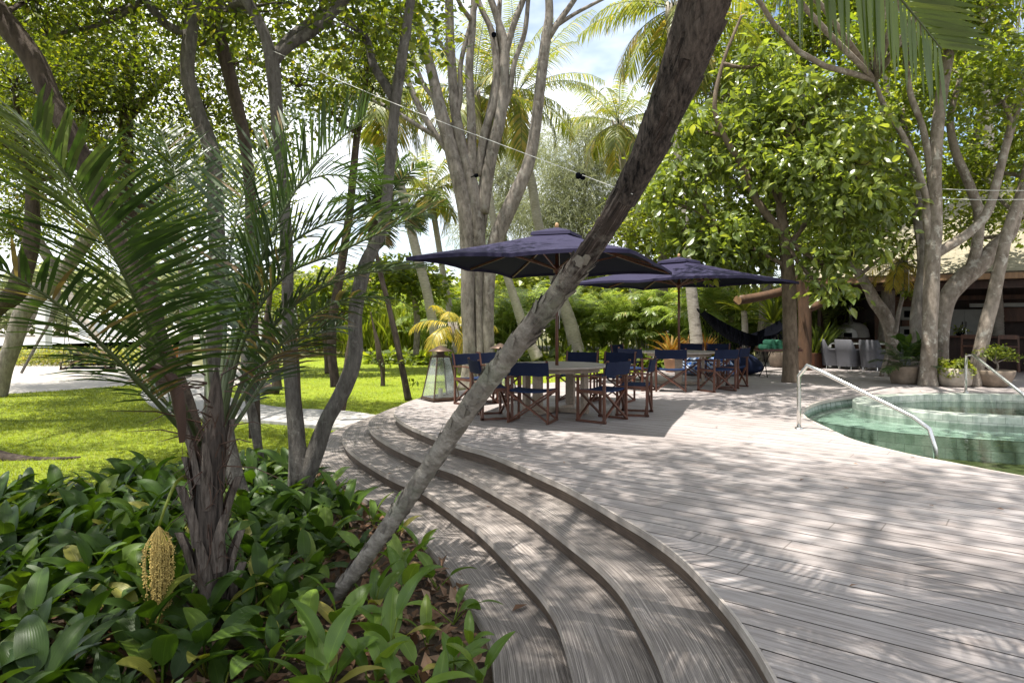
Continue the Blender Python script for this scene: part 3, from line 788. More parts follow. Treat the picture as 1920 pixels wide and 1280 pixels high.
chairs = [  # px, py of floor centre, facing target, extra turn, label, group
    (999, 790, 0, 0, 'navy director chair beside the crossing palm trunk, its back to us, at the nearer table'),
    (1129, 788, 0, 16, 'sideways navy director chair standing nearest to us at the right of the nearer table'),
    (1190, 776, 0, -6, 'second navy director chair right behind the sideways one at the nearer table'),
    (1152, 752, 0, 8, 'navy director chair beyond the nearer table, its dark back towards the far table'),
    (1084, 750, 0, -4, 'navy director chair on the lawn side of the nearer table, right of the umbrella pole'),
    (922, 782, 0, -14, 'navy director chair half hidden behind the leaning palm trunk at the nearer table'),
    (893, 757, 0, -10, 'navy director chair closest to the big glass lantern'),
    (937, 752, 0, 4, 'navy director chair in front of the many stemmed tree, partly behind the palm trunk'),
    (1258, 733, 1, 6, 'navy director chair with its back to us beside the pole of the far umbrella'),
    (1197, 730, 1, -5, 'navy director chair at the near left corner of the far table, back to us'),
    (1176, 714, 1, 5, 'navy director chair at the leftmost side of the far table against the palm hedge'),
    (1344, 733, 1, 12, 'sideways navy director chair on the pool side of the far table'),
    (1373, 726, 1, -4, 'outer sideways navy director chair on the hammock side of the far table'),
    (1340, 709, 1, 3, 'navy director chair behind the far table, in front of the hammock fringe'),
    (1293, 708, 1, -3, 'navy director chair behind the far table, in front of the orange strap plants'),
]
for k, (px, py, tb, ex, lab) in enumerate(chairs):
    p = G(px, py); c = (TB1, TB2)[tb] - p[:2]
    rz = math.atan2(c[1], c[0]) - math.pi / 2 + rad(ex)
    g = ('director chairs around the nearer table', 'director chairs around the far table')[tb]
    if k == 0:
        o = chair0; o.location = (p[0], p[1], .004); o.rotation_euler = (0, 0, rz); o['label'] = lab; o['group'] = g
    else: copy_tree(chair0, (p[0], p[1], .004), rz, lab, g)

def table():
    t = thing('round_table', 'x', 'table')
    b = MB(); b.lathe([(0.03, .742), (.80, .742), (.825, .738), (.83, .728), (.825, .712), (.79, .708), (.03, .708)], 56)
    obj('tabletop', b, M['tabletop'], t)
    b = MB(); b.lathe([(.70, .706), (.70, .64), (.66, .64), (.66, .706)], 40); obj('apron', b, M['teak'], t)
    for k in range(4):
        a = rad(45 + 90 * k); x, y = .52 * math.cos(a), .52 * math.sin(a)
        b = MB(); Mz = np.array(Matrix.Rotation(a, 3, 'Z')); b.box((x, y, .355), (.07, .15, .57), Mz); obj('leg', b, M['teak'], t, bevel=.005)
    for k in range(2):
        a = rad(45 + 90 * k); v = np.array((math.cos(a), math.sin(a), 0)) * .58
        b = MB(); b.bar(-v + (0, 0, .037 + .003 * k), v + (0, 0, .037 + .003 * k), .09, .06); obj('foot_beam', b, M['teak'], t, bevel=.005)
    return t
t1 = table(); t1.location = (*TB1, .004); t1.rotation_euler = (0, 0, rad(12))
tag(t1, 'round pale teak table under the nearer navy umbrella', 'table', 'round teak tables on the deck')
copy_tree(t1, (*TB2, .004), rad(30), 'round pale teak table under the far navy umbrella')

def umbrella():
    t = thing('patio_umbrella', 'x', 'umbrella')
    hu, hv, zr, zp = 1.49, 2.05, 2.27, 2.80
    corners = [(-hu, -hv), (hu, -hv), (hu, hv), (-hu, hv)]
    b = MB()
    ring = []
    for k in range(4):
        a, c = np.array(corners[k]), np.array(corners[(k + 1) % 4])
        for s in np.linspace(0, 1, 9)[:-1]:
            p = a + (c - a) * s
            sag = .035 * math.sin(math.pi * ((s * 2) % 1.0)) ** 1
            pin = 1 - .02 * math.sin(math.pi * ((s * 2) % 1.0))
            ring.append((p[0] * pin, p[1] * pin, zr + sag))
    ring = np.array(ring); n = len(ring)
    lev = []
    for q in np.linspace(1, .07, 9):
        r = ring * (q, q, 1); r[:, 2] = ring[:, 2] * 0 + zr + (zp - zr) * (1 - q) ** 0.96 + (ring[:, 2] - zr) * (q ** 2) - .03 * math.sin(math.pi * q)
        lev.append(r)
    X = np.array(lev); X = np.concatenate([X, X[:, :1]], 1)
    b.grid(X)
    li = MB(); li.grid((X - (0, 0, .012))[::-1]); obj('shaded_underside', li, M['shaded_underside'], t, smooth=True)  # second skin below the canopy, coloured dark for the shade there
    # hem
    b.grid(np.stack([X[0] - (0, 0, .05), X[0]])); b.grid(np.stack([X[0], X[0] - (0, 0, .05)]) * (1.001, 1.001, 1))
    obj('canopy', b, M['umbrella'], t, smooth=True)
    b = MB(); lv = []
    for q, dz in ((.21, -.055), (.20, -.005), (.12, .035), (.02, .085)):
        r = ring * (q, q * .85, 1); r[:, 2] = zp + dz - .035; lv.append(r)
    X = np.array(lv); X = np.concatenate([X, X[:, :1]], 1); b.grid(X)
    obj('vent_cap', b, M['umbrella'], t, smooth=False)
    b = MB(); b.tube([(0, 0, 0), (0, 0, zp)], .026, 12); obj('pole', b, M['redwood'], t, smooth=True)
    b = MB(); b.lathe([(.001, zp + .13), (.02, zp + .125), (.032, zp + .09), (.03, zp + .06), (.02, zp + .03), (.02, zp - .02)], 12); obj('finial', b, M['logend'], t, smooth=True)
    b = MB(); b.lathe([(.03, 2.16), (.055, 2.165), (.06, 2.22), (.055, 2.28), (.03, 2.285)], 12); obj('hub', b, M['redwood'], t, smooth=True)
    pts = corners + [(0, -hv), (hu, 0), (0, hv), (-hu, 0)]
    for x, y in pts:
        d = math.hypot(x, y); e = np.array((x, y)) * (1 - .03)
        r = MB()
        zt = lambda q: zr + (zp - zr) * (1 - q) ** .96 - .03 * math.sin(math.pi * q) - .035
        prev = None
        for q in (.06, .35, .65, .97):
            p = np.array((x * q, y * q, zt(q)))
            if prev is not None: r.bar(prev, p, .018, .03)
            prev = p
        rb = obj('rib', r, M['redwood'], t)
        s = MB(); s.bar((x / d * .05, y / d * .05, 2.22), (x * .48, y * .48, zt(.48) - .015), .016, .024); obj('strut', s, M['redwood'], rb)
    b = MB(); b.tube([(.03, .02, 2.22), (.045, .03, 1.7), (.03, .03, 1.3)], .004, 5); b.tube([(.03, -.02, 2.75), (.06, -.03, 2.3), (.035, -.02, 1.5)], .004, 5); obj('pull_cord', b, M['wire'], t)
    return t
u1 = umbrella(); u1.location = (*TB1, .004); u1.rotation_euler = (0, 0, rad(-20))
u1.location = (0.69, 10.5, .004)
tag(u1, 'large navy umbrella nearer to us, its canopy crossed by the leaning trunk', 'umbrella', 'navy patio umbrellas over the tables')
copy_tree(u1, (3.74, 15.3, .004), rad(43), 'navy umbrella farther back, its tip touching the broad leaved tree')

def lantern():
    t = thing('lantern', 'x', 'lantern')
    hb, ht, z0, z1 = .255, .125, .03, .78
    b = MB(); b.box((0, 0, .035), (.54, .54, .035)); obj('base', b, M['bronze'], t, bevel=.004)
    for sx in (-1, 1):
        for sy in (-1, 1):
            b = MB(); b.bar((sx * hb, sy * hb, .0), (sx * ht, sy * ht, z1), .02, .02, (1, 1, 0)); obj('post', b, M['bronze'], t)
    b = MB()
    for z, h in ((.055, hb - .006), (z1, ht)):
        for k in range(4):
            c = [(-h, -h), (h, -h), (h, h), (-h, h)]; p, q = c[k], c[(k + 1) % 4]
            b.bar((*p, z), (*q, z), .022, .022)
    obj('frame', b, M['bronze'], t)
    for k in range(4):
        c = [(-1, -1), (1, -1), (1, 1), (-1, 1)]; p, q = np.array(c[k]), np.array(c[(k + 1) % 4])
        g = MB(); a, d = hb * .97, ht * .97
        g.add([(*(p * a), z0 + .03), (*(q * a), z0 + .03), (*(q * d), z1), (*(p * d), z1)], np.array([(0, 1, 2, 3)]))
        obj('pane', g, M['glass'], t)
    b = MB(); b.lathe([(.001, .98), (.05, .965), (.12, .925), (.215, .885), (.22, .875), (.10, .885), (.001, .89)], 20); obj('hood', b, M['bronze'], t, smooth=True)
    b = MB(); b.lathe([(.07, .79), (.07, .89)], 16); b.lathe([(.09, .80), (.09, .815), (.05, .815)], 16); obj('chimney', b, M['bronze'], t)
    b = MB(); b.lathe([(.001, .21), (.036, .21), (.04, .20), (.04, .053)], 16); obj('candle', b, M['candle'], t, smooth=True)
    return t
l1 = lantern(); p = G(826, 750); l1.location = (p[0], p[1], .004); l1.rotation_euler = (0, 0, rad(32)); l1.scale = (1.0, 1.0, 1.0)
tag(l1, 'tall tapered glass lantern with bronze hood standing at the deck edge', 'lantern', 'glass lanterns on the deck')
p = W(938, 700, 13.6); copy_tree(l1, (p[0], 13.6, .004), rad(20), 'glass lantern showing only its hood behind the chairs and leaning trunk')

# handrails
def rail(P, bases, lab):
    t = thing('pool_handrail', lab, 'handrail', tuple(P[0]), 0, 'steel handrails of the pool')
    o = np.array(P[0])
    b = MB()
    Q = []
    P = np.array(P, float)
    for k in range(len(P)):
        if 0 < k < len(P) - 1:
            a, c = unit(P[k - 1] - P[k]), unit(P[k + 1] - P[k])
            r = .20
            for s in np.linspace(0, 1, 6): Q.append((1 - s) ** 2 * (P[k] + a * r) + 2 * s * (1 - s) * P[k] + s ** 2 * (P[k] + c * r))
        else: Q.append(P[k])
    Q = np.array(Q)
    b.tube(Q - o, .027, 16); obj('rail', b, M['steel'], t, smooth=True)
    for q in bases:
        f = MB(); f.lathe([(.001, .012), (.05, .012), (.055, .0)], 20, q - o); obj('flange', f, M['steel'], t, smooth=True)
p0 = G(1498, 803); 
P = [p0, W(1498, 678, p0[1]), W(1519, 672, p0[1] - .06), W(1752, 800, 7.75), W(1757, 862, 7.75)]
P[1][2] = .86; P[2][2] = .90
P = [p0, np.array((p0[0], p0[1], .90)), W(1751, 801, 7.75), W(1756, 880, 7.72)]
rail(P, [p0 + (0, 0, .003)], 'steel handrail sloping from the deck down into the green pool')
p0 = G(1811, 736)
e = W(1935, 752, 12.0)
P = [p0, np.array((p0[0], p0[1], .86)), e, e + (0.02, -.05, -.75)]
rail(P, [p0 + (0, 0, .003)], 'steel handrail cut by the picture edge beside the bowl planter')

# towel tray
p = G(1450, 706)
t = thing('tray_table', 'folding tray table with rolled green towels beside the tree trunk', 'tray table', (p[0] + .12, p[1], .004), rad(8))
b = MB(); b.box((0, 0, .665), (1.05, .5, .03)); b.box((0, .24, .695), (1.05, .02, .04)); b.box((0, -.24, .695), (1.05, .02, .04)); obj('tray', b, M['redwood'], t)
for sx in (-1, 1):
    b = MB(); b.tube([(sx * .50, 0, .68), (sx * .56, 0, .70), (sx * .62, 0, .74)], .012, 6); obj('handle', b, M['redwood'], t)
    for k in (-1, 1):
        b = MB(); b.tube([(sx * .33 - .07, -.2 * k, 0), (sx * .33 + .03, .2 * k, .65)], .011, 6); obj('leg', b, M['black'], t)
tp = (p[0] + .12, p[1])
labs = ['rolled mint towel at the left end of the tray table', 'rolled mint towel second from the left on the tray, lower row', 'rolled mint towel third along the lower row of the tray', 'rolled mint towel on the tray closest to the trunk, lower row',
        'rolled mint towel on top of the pile, left of the upper pair', 'rolled mint towel on top of the pile, right of the upper pair', 'rolled mint towel at the end showing right of the trunk']
spots = [(-.36, .745), (-.20, .745), (-.04, .745), (.12, .745), (-.24, .865), (-.06, .865), (.38, .745)]
tw = MB()
sp = []
for q in np.linspace(0, 1, 60):
    a = q * 2 * math.pi * 3.2; r = .072 - .062 * q
    sp.append((r * math.cos(a), r * math.sin(a)))
sp = np.array(sp)
tw.grid(np.stack([np.stack([sp[:, 0], np.full(60, y), sp[:, 1]], 1) for y in (-.21, -.2, 0, .2, .21)]))
tw.lathe([(.072, -.2), (.074, -.1), (.074, .1), (.072, .2)], 20)
V = tw.V[-1]; tw.V[-1] = np.stack([V[:, 0], V[:, 2], V[:, 1]], 1)
tw.lathe([(.001, .19), (.066, .19)], 20); V = tw.V[-1]; tw.V[-1] = np.stack([V[:, 0], -V[:, 2], V[:, 1]], 1)
tme = tw.mesh('rolled_towel', M['towel'], True)
for (x, z), lab in zip(spots, labs):
    o = obj('rolled_towel', tme, M['towel']); tag(o, lab, 'towel', 'rolled green towels on the tray table')
    o.location = (tp[0] + x * math.cos(rad(8)), tp[1] + x * math.sin(rad(8)), z + .012); o.rotation_euler = (0, rad(37 * x * 9), rad(8))

# beanbag and patterned cushions behind the far table
def blob(R, sq, seed, seg=26, ring=16, amp=.1):
    rg = np.random.default_rng(seed); b = MB()
    u = np.linspace(0, 2 * np.pi, seg + 1); v = np.linspace(0.02, np.pi - .02, ring)
    uu, vv = np.meshgrid(u, v)
    r = 1 + amp * (np.sin(2 * uu + rg.uniform(0, 6)) * np.sin(vv * 2) + .6 * np.sin(3 * uu + 4 * vv + rg.uniform(0, 6)) * np.sin(vv))
    r[:, -1] = r[:, 0]
    X = np.stack([R[0] * r * np.sin(vv) * np.cos(uu), R[1] * r * np.sin(vv) * np.sin(uu), R[2] * r * np.cos(vv)], -1)
    X[..., 2] = np.where(X[..., 2] < 0, X[..., 2] * .45, X[..., 2])
    b.grid(X[::-1]); return b
def W2(px, py): return G(px, py)
p = G(1385, 702); b = blob((.62, .5, .42), 1, 4); o = obj('beanbag', b, M['navy'], smooth=True); o.location = (p[0], p[1], .19)
tag(o, 'slumped navy beanbag on the deck under the hammock', 'beanbag')
for k, (px, py, r, lab) in enumerate([(1302, 703, .42, 'blue patterned floor cushion left of its twin behind the far table'), (1347, 704, .50, 'blue patterned floor cushion lying against the navy beanbag')]):
    p = G(px, py); o = obj('floor_cushion', blob((r, .45, .34), 1, 9 + k), M['bluepat'], smooth=True); o.location = (p[0], p[1], .16); tag(o, lab, 'cushion', 'patterned floor cushions')
p = G(1268, 700); o = MB(); o.lathe([(.001, 0), (.15, 0), (.21, .34), (.23, .36), (.21, .37), (.19, .34), (.001, .3)], 20); o = obj('clay_planter', o, M['tile'], smooth=True); o.location = (p[0], p[1] + .6, .004); tag(o, 'small terracotta planter on the deck behind the far table', 'planter')

# hammock
A, B = W(1306, 578, 20.4), W(1474, 598, 18.6)
t = thing('hammock', 'black string hammock with long fringe slung between palm and post', 'hammock', tuple(A))
C = W(1398, 648, 19.5)
def hcurve(s, mid): return (1 - s) ** 2 * A + 2 * s * (1 - s) * mid + s ** 2 * B
mid = 2 * C - (A + B) / 2
X = []
S = np.linspace(0.04, .96, 40)
for s in S:
    p = hcurve(s, mid); wv = .62 * math.sin(math.pi * s) ** .55
    row = []
    for q in np.linspace(-1, 1, 9):
        row.append(p + np.array((0.25 * q * wv, -q * wv * .9, abs(q) ** 2 * .30 * math.sin(math.pi * s) ** .6)) - A)
    X.append(row)
b = MB(); b.grid(np.array(X)); obj('bed', b, M['black'], t, smooth=True)
X = np.array(X)
for end, s0 in ((A, 0), (B, -1)):
    b = MB()
    for q in range(0, 9, 1): b.tube([end - A, X[s0][q]], .007, 4)
    obj('rope', b, M['black'], t)
for side in (0, 8):
    b = MB(); rg = np.random.default_rng(5 + side)
    e = X[:, side]
    for k in range(1, 38):
        for j in range(5):
            s = k + rg.uniform(0, 1); i0 = int(min(38, s)); p = e[i0] + (e[i0 + 1] - e[i0]) * (s - i0)
            ln = (.22 + .32 * math.sin(math.pi * k / 39)) * rg.uniform(.75, 1.1)
            b.tube([p, p + (rg.normal(0, .02), rg.normal(0, .02), -ln * .5), p + (rg.normal(0, .035), rg.normal(0, .035), -ln)], .006, 3)
    obj('fringe', b, M['black'], t)

# ---------------------------------------------------------------- pavilion
PX, PV = np.array((0.788, -0.616, 0)), np.array((0.616, 0.788, 0))    # along the eave, into the building
def at_px(px, d):
    k = (px - CX) / FPX
    return (k * (20.3 + .788 * d) - 9.75 - .616 * d) / (.788 + .616 * k)
O = np.array((9.75, 20.3, 0.0))                                        # left end of the eave line on plan
def PQ(a, d, z): return O + PX * a + PV * d + (0, 0, z)
pv = thing('pavilion', 'open dark wood kitchen pavilion with a shingled hip roof behind the trees', 'pavilion', tuple(PQ(4, 3, 0)))
oo = np.array(pv.location)
def prt(name, b, m, smooth=None, parent=pv, bevel=0):
    b.V = [v - oo for v in b.V]; return obj(name, b, m, parent, smooth, bevel)
def pbox(b, a0, a1, d0, d1, z0, z1):
    Mx = np.stack([PX, PV, (0, 0, 1)], 1)
    return b.box(PQ((a0 + a1) / 2, (d0 + d1) / 2, (z0 + z1) / 2), (a1 - a0, d1 - d0, z1 - z0), Mx)
b = MB()
ez, rz_ = 2.72, 5.6
e0, e1, e2, e3 = PQ(-1.6, -.2, ez), PQ(24, -.2, ez), PQ(24, 9, ez), PQ(-1.6, 9, ez)
r0, r1 = PQ(3.2, 4.4, rz_), PQ(20, 4.4, rz_)
def roofface(P, ulen, vlen):
    P = np.array(P); b.add(P, np.array([(0, 1, 2, 3)]) if len(P) == 4 else np.array([(0, 1, 2)]), .5, np.array(ulen))
sl = math.hypot(4.6, rz_ - ez)
roofface([e0, e1, r1, r0], [(0, 0), (24.5, 0), (20.5, sl), (4.8, sl)], 0)
roofface([e3, e0, r0], [(0, 0), (9.2, 0), (4.6, sl)], 0)
roofface([e2, e3, r0, r1], [(0, 0), (24.5, 0), (19.7, sl), (4, sl)], 0)
prt('roof', b, M['shingle'])
b = MB(); pbox(b, -1.6, 24, -.17, -.02, ez - .20, ez - .04); prt('eave_beam', b, M['eave'], bevel=.01)
b = MB(); pbox(b, -1.55, -1.38, .05, 9, ez - .20, ez - .04); prt('eave_beam', b, M['eave'])
b = MB(); pbox(b, -1.3, 24, .25, .45, ez - .42, ez - .22); prt('lintel', b, M['darkwood'])
b = MB(); pbox(b, -1.3, 24, .4, 4.9, ez - .10, ez - .06); prt('ceiling_panel', b, M['darkwood'])
b = MB(); pbox(b, -1.4, 24, 5.0, 5.1, 0, ez); prt('back_wall', b, M['darkwood'])
b = MB(); pbox(b, -1.42, -1.30, 3.2, 4.99, 0, ez); prt('side_wall', b, M['darkwood'])
for a in (-1.0, 6.3, 12.5):
    b = MB(); b.tube([PQ(a, .5, 0), PQ(a, .5, ez - .2)], .09, 10); prt('post', b, M['darkwood'], True)
# band of panels between rooms, upper shelf beam
A_ = lambda px: at_px(px, 4.5)
b = MB(); pbox(b, A_(1640), 24, 4.2, 4.3, 2.10, 2.24); prt('shelf_beam', b, M['midwood'])
b = MB(); pbox(b, A_(1642), A_(1690), 4.3, 4.9, 0, 2.1); prt('cabinet', b, M['midwood'], bevel=.01)
b = MB(); pbox(b, A_(1692), A_(1722), 4.3, 4.9, 0, 2.1); prt('cabinet', b, M['midwood'], bevel=.01)
b = MB(); pbox(b, A_(1842), A_(1930), 4.3, 4.9, 1.40, 1.85); prt('wall_cabinet', b, M['midwood'], bevel=.01)
b = MB(); pbox(b, A_(1724), A_(1780), 4.4, 4.9, 0.2, 1.9); prt('wall_cabinet', b, M['darkwood'], bevel=.01)
b = MB(); pbox(b, A_(1822), A_(1990), 3.7, 4.1, 1.86, 1.97); prt('range_hood_rim', b, M['appliance'])
b = MB(); pbox(b, A_(1562), A_(1634), 4.1, 4.95, 0, .80); prt('oven_bench', b, M['midwood'], bevel=.01)
b = MB(); pbox(b, A_(1560), A_(1636), 4.05, 4.95, .80, .85); prt('oven_bench_top', b, M['darkwood'])
# log props
b = MB(); b.tube([W(1383, 563, 18.6), W(1425, 556, 19.4), W(1508, 536, 21.0)], .125, 14, 12, .02, 3); prt('log_beam', b, M['log'], True)
b = MB(); a_ = W(1383, 563, 18.6); b.lathe([(.001, .0), (.122, .0)], 20); d_ = unit(W(1508, 536, 21.0) - a_)
V = b.V[-1]; xx = unit(np.cross(d_, (0, 0, 1))); zz = np.cross(xx, d_); b.V[-1] = a_ - d_ * .004 + V[:, :1] * xx - V[:, 1:2] * zz; prt('log_end', b, M['logend'])
b = MB(); b.tube([W(1516, 578, 20.3), W(1532, 572, 20.6), W(1560, 556, 21.2)], .12, 12, 8, .02, 4); prt('log_beam', b, M['log'], True)
q = G(1508, 694); b = MB(); b.tube([q + (0, 0, -.05), q + (0.02, 0, 1.2), q + (-.02, .1, 2.75)], [.20, .18, .175], 16, 16, .03, 6); prt('log_post', b, M['log'], True)
# appliances and furniture inside: things of their own
t = thing('pizza_oven', 'pale domed pizza oven with a steel flue on the dark bench', 'oven', tuple(PQ(A_(1598), 4.5, .85)), math.atan2(PX[1], PX[0]))
b = MB(); b.lathe([(.56, 0), (.56, .12), (.52, .28), (.42, .42), (.26, .51), (.001, .54)], 28); obj('dome', b, M['ovenclay'], t, smooth=True)
b = MB(); b.lathe([(.30, 0), (.30, .10), (.26, .22), (.15, .32), (.001, .35)], 20); V = b.V[-1]; b.V[-1] = V + (0, -.36, 0); obj('mouth', b, M['white'], t, smooth=True)
b = MB(); b.box((0, -.675, .09), (.26, .02, .16)); obj('hatch', b, M['black'], t)
b = MB(); b.tube([(0, -.30, .3), (0, -.30, 1.65)], .085, 14); obj('flue', b, M['steel'], t, smooth=True)
t = thing('refrigerator', 'wide stainless steel refrigerator behind the bar counter', 'refrigerator', tuple(PQ(A_(1810), 4.5, 0)), math.atan2(PX[1], PX[0]))
b = MB(); b.box((0, 0, .92), (1.15, .7, 1.76)); obj('body', b, M['appliance'], t, bevel=.01)
for s in (-1, 1):
    b = MB(); b.box((s * .287, -.362, .95), (.56, .02, 1.62)); d = obj('door', b, M['appliance'], t, bevel=.006)
    h = MB(); h.tube([(s * .05, -.385, .6), (s * .05, -.42, .65), (s * .05, -.42, 1.35), (s * .05, -.385, 1.4)], .012, 8); obj('handle', h, M['steel'], d, smooth=True)
t = thing('wall_oven', 'stacked white wall oven and microwave in the brown cabinet', 'oven', tuple(PQ(at_px(1707, 4.27), 4.27, 0)), math.atan2(PX[1], PX[0]))
for z, h in ((.62, .40), (1.08, .34), (1.68, .44)):
    b = MB(); b.box((0, 0, z), (.62, .06, h)); d = obj('oven_front', b, M['appliance'], t, bevel=.006)
    g = MB(); g.box((.03, -.033, z - .02), (.42, .01, h * .5)); obj('window', g, M['black'], d)
t = thing('bar_counter', 'long dark timber bar counter in front of the kitchen', 'counter', tuple(PQ(at_px(1765, 2.6) + 2.9, 2.6, 0)), math.atan2(PX[1], PX[0]))
b = MB(); b.box((0, 0, .47), (5.6, .5, .92)); obj('front', b, M['darkwood'], t, bevel=.01)
b = MB(); b.box((0, -.1, .96), (5.9, .85, .05)); obj('countertop', b, M['midwood'], t, bevel=.006)
def stool():
    t = thing('bar_stool', 'x', 'stool')
    for sx in (-1, 1):
        for sy, h in ((-1, 1.02), (1, .70)):
            b = MB(); b.bar((sx * .24, -sy * -.20, 0), (sx * .22, -sy * -.18, h), .045, .045, (0, 1, 0)); obj('leg', b, M['midwood'], t)
        b = MB(); b.bar((sx * .235, -.19, .28), (sx * .235, .19, .28), .03, .03); obj('side_rail', b, M['midwood'], t)
    b = MB(); b.box((0, 0, .70), (.5, .44, .05)); obj('seat', b, M['midwood'], t, bevel=.008)
    b = MB(); b.box((0, -.185, .97), (.46, .03, .12)); b.box((0, -.185, .30), (.44, .03, .03)); obj('backrest', b, M['midwood'], t)
    return t
sa = math.atan2(PX[1], PX[0])
s0 = stool(); s0.location = tuple(PQ(at_px(1822, 1.75), 1.75, .004)); s0.rotation_euler = (0, 0, sa); tag(s0, 'brown wooden bar stool between the two right hand tree trunks', 'stool', 'wooden bar stools at the counter')
copy_tree(s0, tuple(PQ(at_px(1890, 1.8), 1.8, .004)), sa + .1, 'brown wooden bar stool directly behind the small bowl planter tree')
copy_tree(s0, tuple(PQ(at_px(1945, 1.8), 1.8, .004)), sa, 'brown wooden bar stool at the picture edge, farthest along the counter')
p = PQ(6.0, 2.55, .985); t = thing('bowl_plant', 'small dark leafy plant standing on the bar counter', 'plant', tuple(PQ(at_px(1800, 2.5), 2.5, .985)))
b = MB(); b.lathe([(.001, 0), (.08, 0), (.12, .1), (.11, .1), (.001, .08)], 14); obj('bowl', b, M['black'], t)

def wicker_chair():
    t = thing('wicker_chair', 'x', 'chair')
    b = MB(); n = 33
    a = np.linspace(rad(-35), rad(215), n)     # opening towards +y
    ca, sa_ = np.cos(a), -np.sin(a)
    back = np.clip((np.sin(a) + .35) / 1.35, 0, 1)
    h = .60 + .28 * np.clip((np.sin(a) - .25) / .45, 0, 1) ** .8
    def ring(rx, ry, z, flare=0.0):
        return np.stack([rx * np.sign(ca) * np.abs(ca) ** .48, (ry + flare * back) * np.sign(sa_) * np.abs(sa_) ** .48, np.full(n, 0.0) + z], 1)
    rows = [ring(.27, .27, .09), ring(.285, .285, .3), ring(.30, .29, .45), ring(.315, .30, .55, .01)]
    t1_ = ring(.325, .30, 0, .05); t1_[:, 2] = h - .01; rows.append(t1_)
    t2_ = ring(.318, .29, 0, .05); t2_[:, 2] = h; rows.append(t2_)
    t3_ = ring(.295, .265, 0, .045); t3_[:, 2] = h - .01; rows.append(t3_)
    rows += [ring(.275, .265, .5), ring(.265, .255, .34)]
    b.grid(np.array(rows)); obj('shell', b, M['wicker'], t, smooth=True)
    b = MB(); b.box((0, .03, .25), (.52, .50, .32)); obj('seat_base', b, M['wicker'], t, bevel=.02)
    b = MB(); b.box((0, .04, .45), (.50, .48, .08)); obj('cushion', b, M['cushion'], t, bevel=.025)
    for sx in (-1, 1):
        for sy in (-1, 1):
            b = MB(); b.tube([(sx * .2, sy * .18, .1), (sx * .205, sy * .19, 0)], .015, 8); obj('leg', b, M['steel'], t)
    return t
wt = G(1655, 683)
wt = np.array((11.1, 21.05, 0))
w0 = wicker_chair()
wl = [(1560, 690, -105, 'grey wicker tub chair leftmost, seen edge on at the table end'), (1592, 692, -62, 'grey wicker tub chair with a back seam, second from the log post'), (1637, 694, -52, 'grey wicker tub chair seen squarely from behind at the dining table'),
      (1686, 692, -45, 'grey wicker tub chair behind the leaning tree trunk'), (1705, 682, 125, 'grey wicker tub chair on the far side of the dining table'), (1622, 678, 140, 'dark grey wicker tub chair across the dining table by the oven')]
for k, (px, py, r, lab) in enumerate(wl):
    p = G(px, py)
    if k == 0: w0.location = (p[0], p[1], .004); w0.rotation_euler = (0, 0, rad(r)); w0['label'] = lab; w0['group'] = 'wicker chairs around the dining table'
    else: copy_tree(w0, (p[0], p[1], .004), rad(r), lab, 'wicker chairs around the dining table')
t = thing('dining_table', 'pale topped dining table among the grey wicker chairs', 'table', (10.85, 20.95, .004), math.atan2(PX[1], PX[0]) + .25)
b = MB(); b.box((0, 0, .735), (2.3, .95, .04)); obj('tabletop', b, M['white'], t, bevel=.006)
for sx in (-1, 1):
    for sy in (-1, 1):
        b = MB(); b.box((sx * 1.0, sy * .36, .355), (.08, .08, .71)); obj('leg', b, M['steel'], t)

# pots
def pot(name, prof, p, m, lab, grp=None):
    t = thing(name, lab, 'potted plant', (p[0], p[1], .004), 0, grp)
    b = MB(); b.lathe(prof, 36); obj('pot', b, m, t, smooth=True)
    return t
POT1 = pot('potted_plant', [(.001, .0), (.25, .0), (.28, .05), (.34, .34), (.355, .37), (.35, .40), (.32, .40), (.30, .34), (.001, .33)], G(1696, 719), M['pot'], 'wide clay pot holding dark fern like palms left of the big trunk')
POT2 = pot('potted_plant', [(.001, .0), (.27, .0), (.31, .05), (.335, .2), (.34, .40), (.31, .40), (.30, .34), (.001, .33)], G(1790, 724), M['potpale'], 'pale straight sided planter spilling lime green ground plants')
POT3 = pot('potted_plant', [(.001, .0), (.20, .0), (.26, .04), (.35, .24), (.375, .34), (.36, .36), (.33, .35), (.30, .28), (.001, .27)], G(1866, 725), M['pot'], 'low clay bowl with a small bonsai like shrub')
POT4 = pot('potted_plant', [(.001, .0), (.24, .0), (.30, .12), (.325, .28), (.32, .44), (.30, .47), (.27, .46), (.001, .42)], G(1461, 688), M['pot'], 'barrel shaped brown pot with light green leaves behind the tray table')
t = thing('wooden_planter', 'square reddish wooden planter by the log post', 'planter', tuple(G(1530, 689) + (0, 0, .004)), rad(20))
b = MB(); b.box((0, 0, .22), (.42, .42, .44), None, 1.05); obj('box', b, M['midwood'], t, bevel=.01)
PLANTER = t
# swing
def swing():
    p = W(165, 690, 24.2); t = thing('porch_swing', 'dark slatted wooden swing seat hanging over the sand', 'swing', (p[0], p[1], -.28))
    b = MB()
    for k in range(6): b.box((0, -.28 + k * .1, .05), (1.55, .085, .06))
    obj('seat', b, M['black'], t)
    b = MB()
    for k in range(4): b.box((0, .30 + k * .02, .15 + k * .11), (1.5, .03, .07))
    obj('backrest', b, M['black'], t)
    for s in (-1, 1):
        b = MB(); b.box((s * .78, 0, .26), (.07, .62, .04)); b.box((s * .78, -.28, .14), (.05, .05, .24)); b.box((s * .78, .28, .14), (.05, .05, .24)); b.box((s * .78, 0, .02), (.06, .62, .05)); obj('armrest', b, M['bronze'], t)
        b = MB(); b.tube([(s * .74, -.24, .28), (s * .72, 0, 1.3), (s * .72, 0, 4.6)], .014, 5); b.tube([(s * .74, .24, .28), (s * .72, 0, 1.3)], .014, 5); obj('rope', b, M['black'], t)
swing()
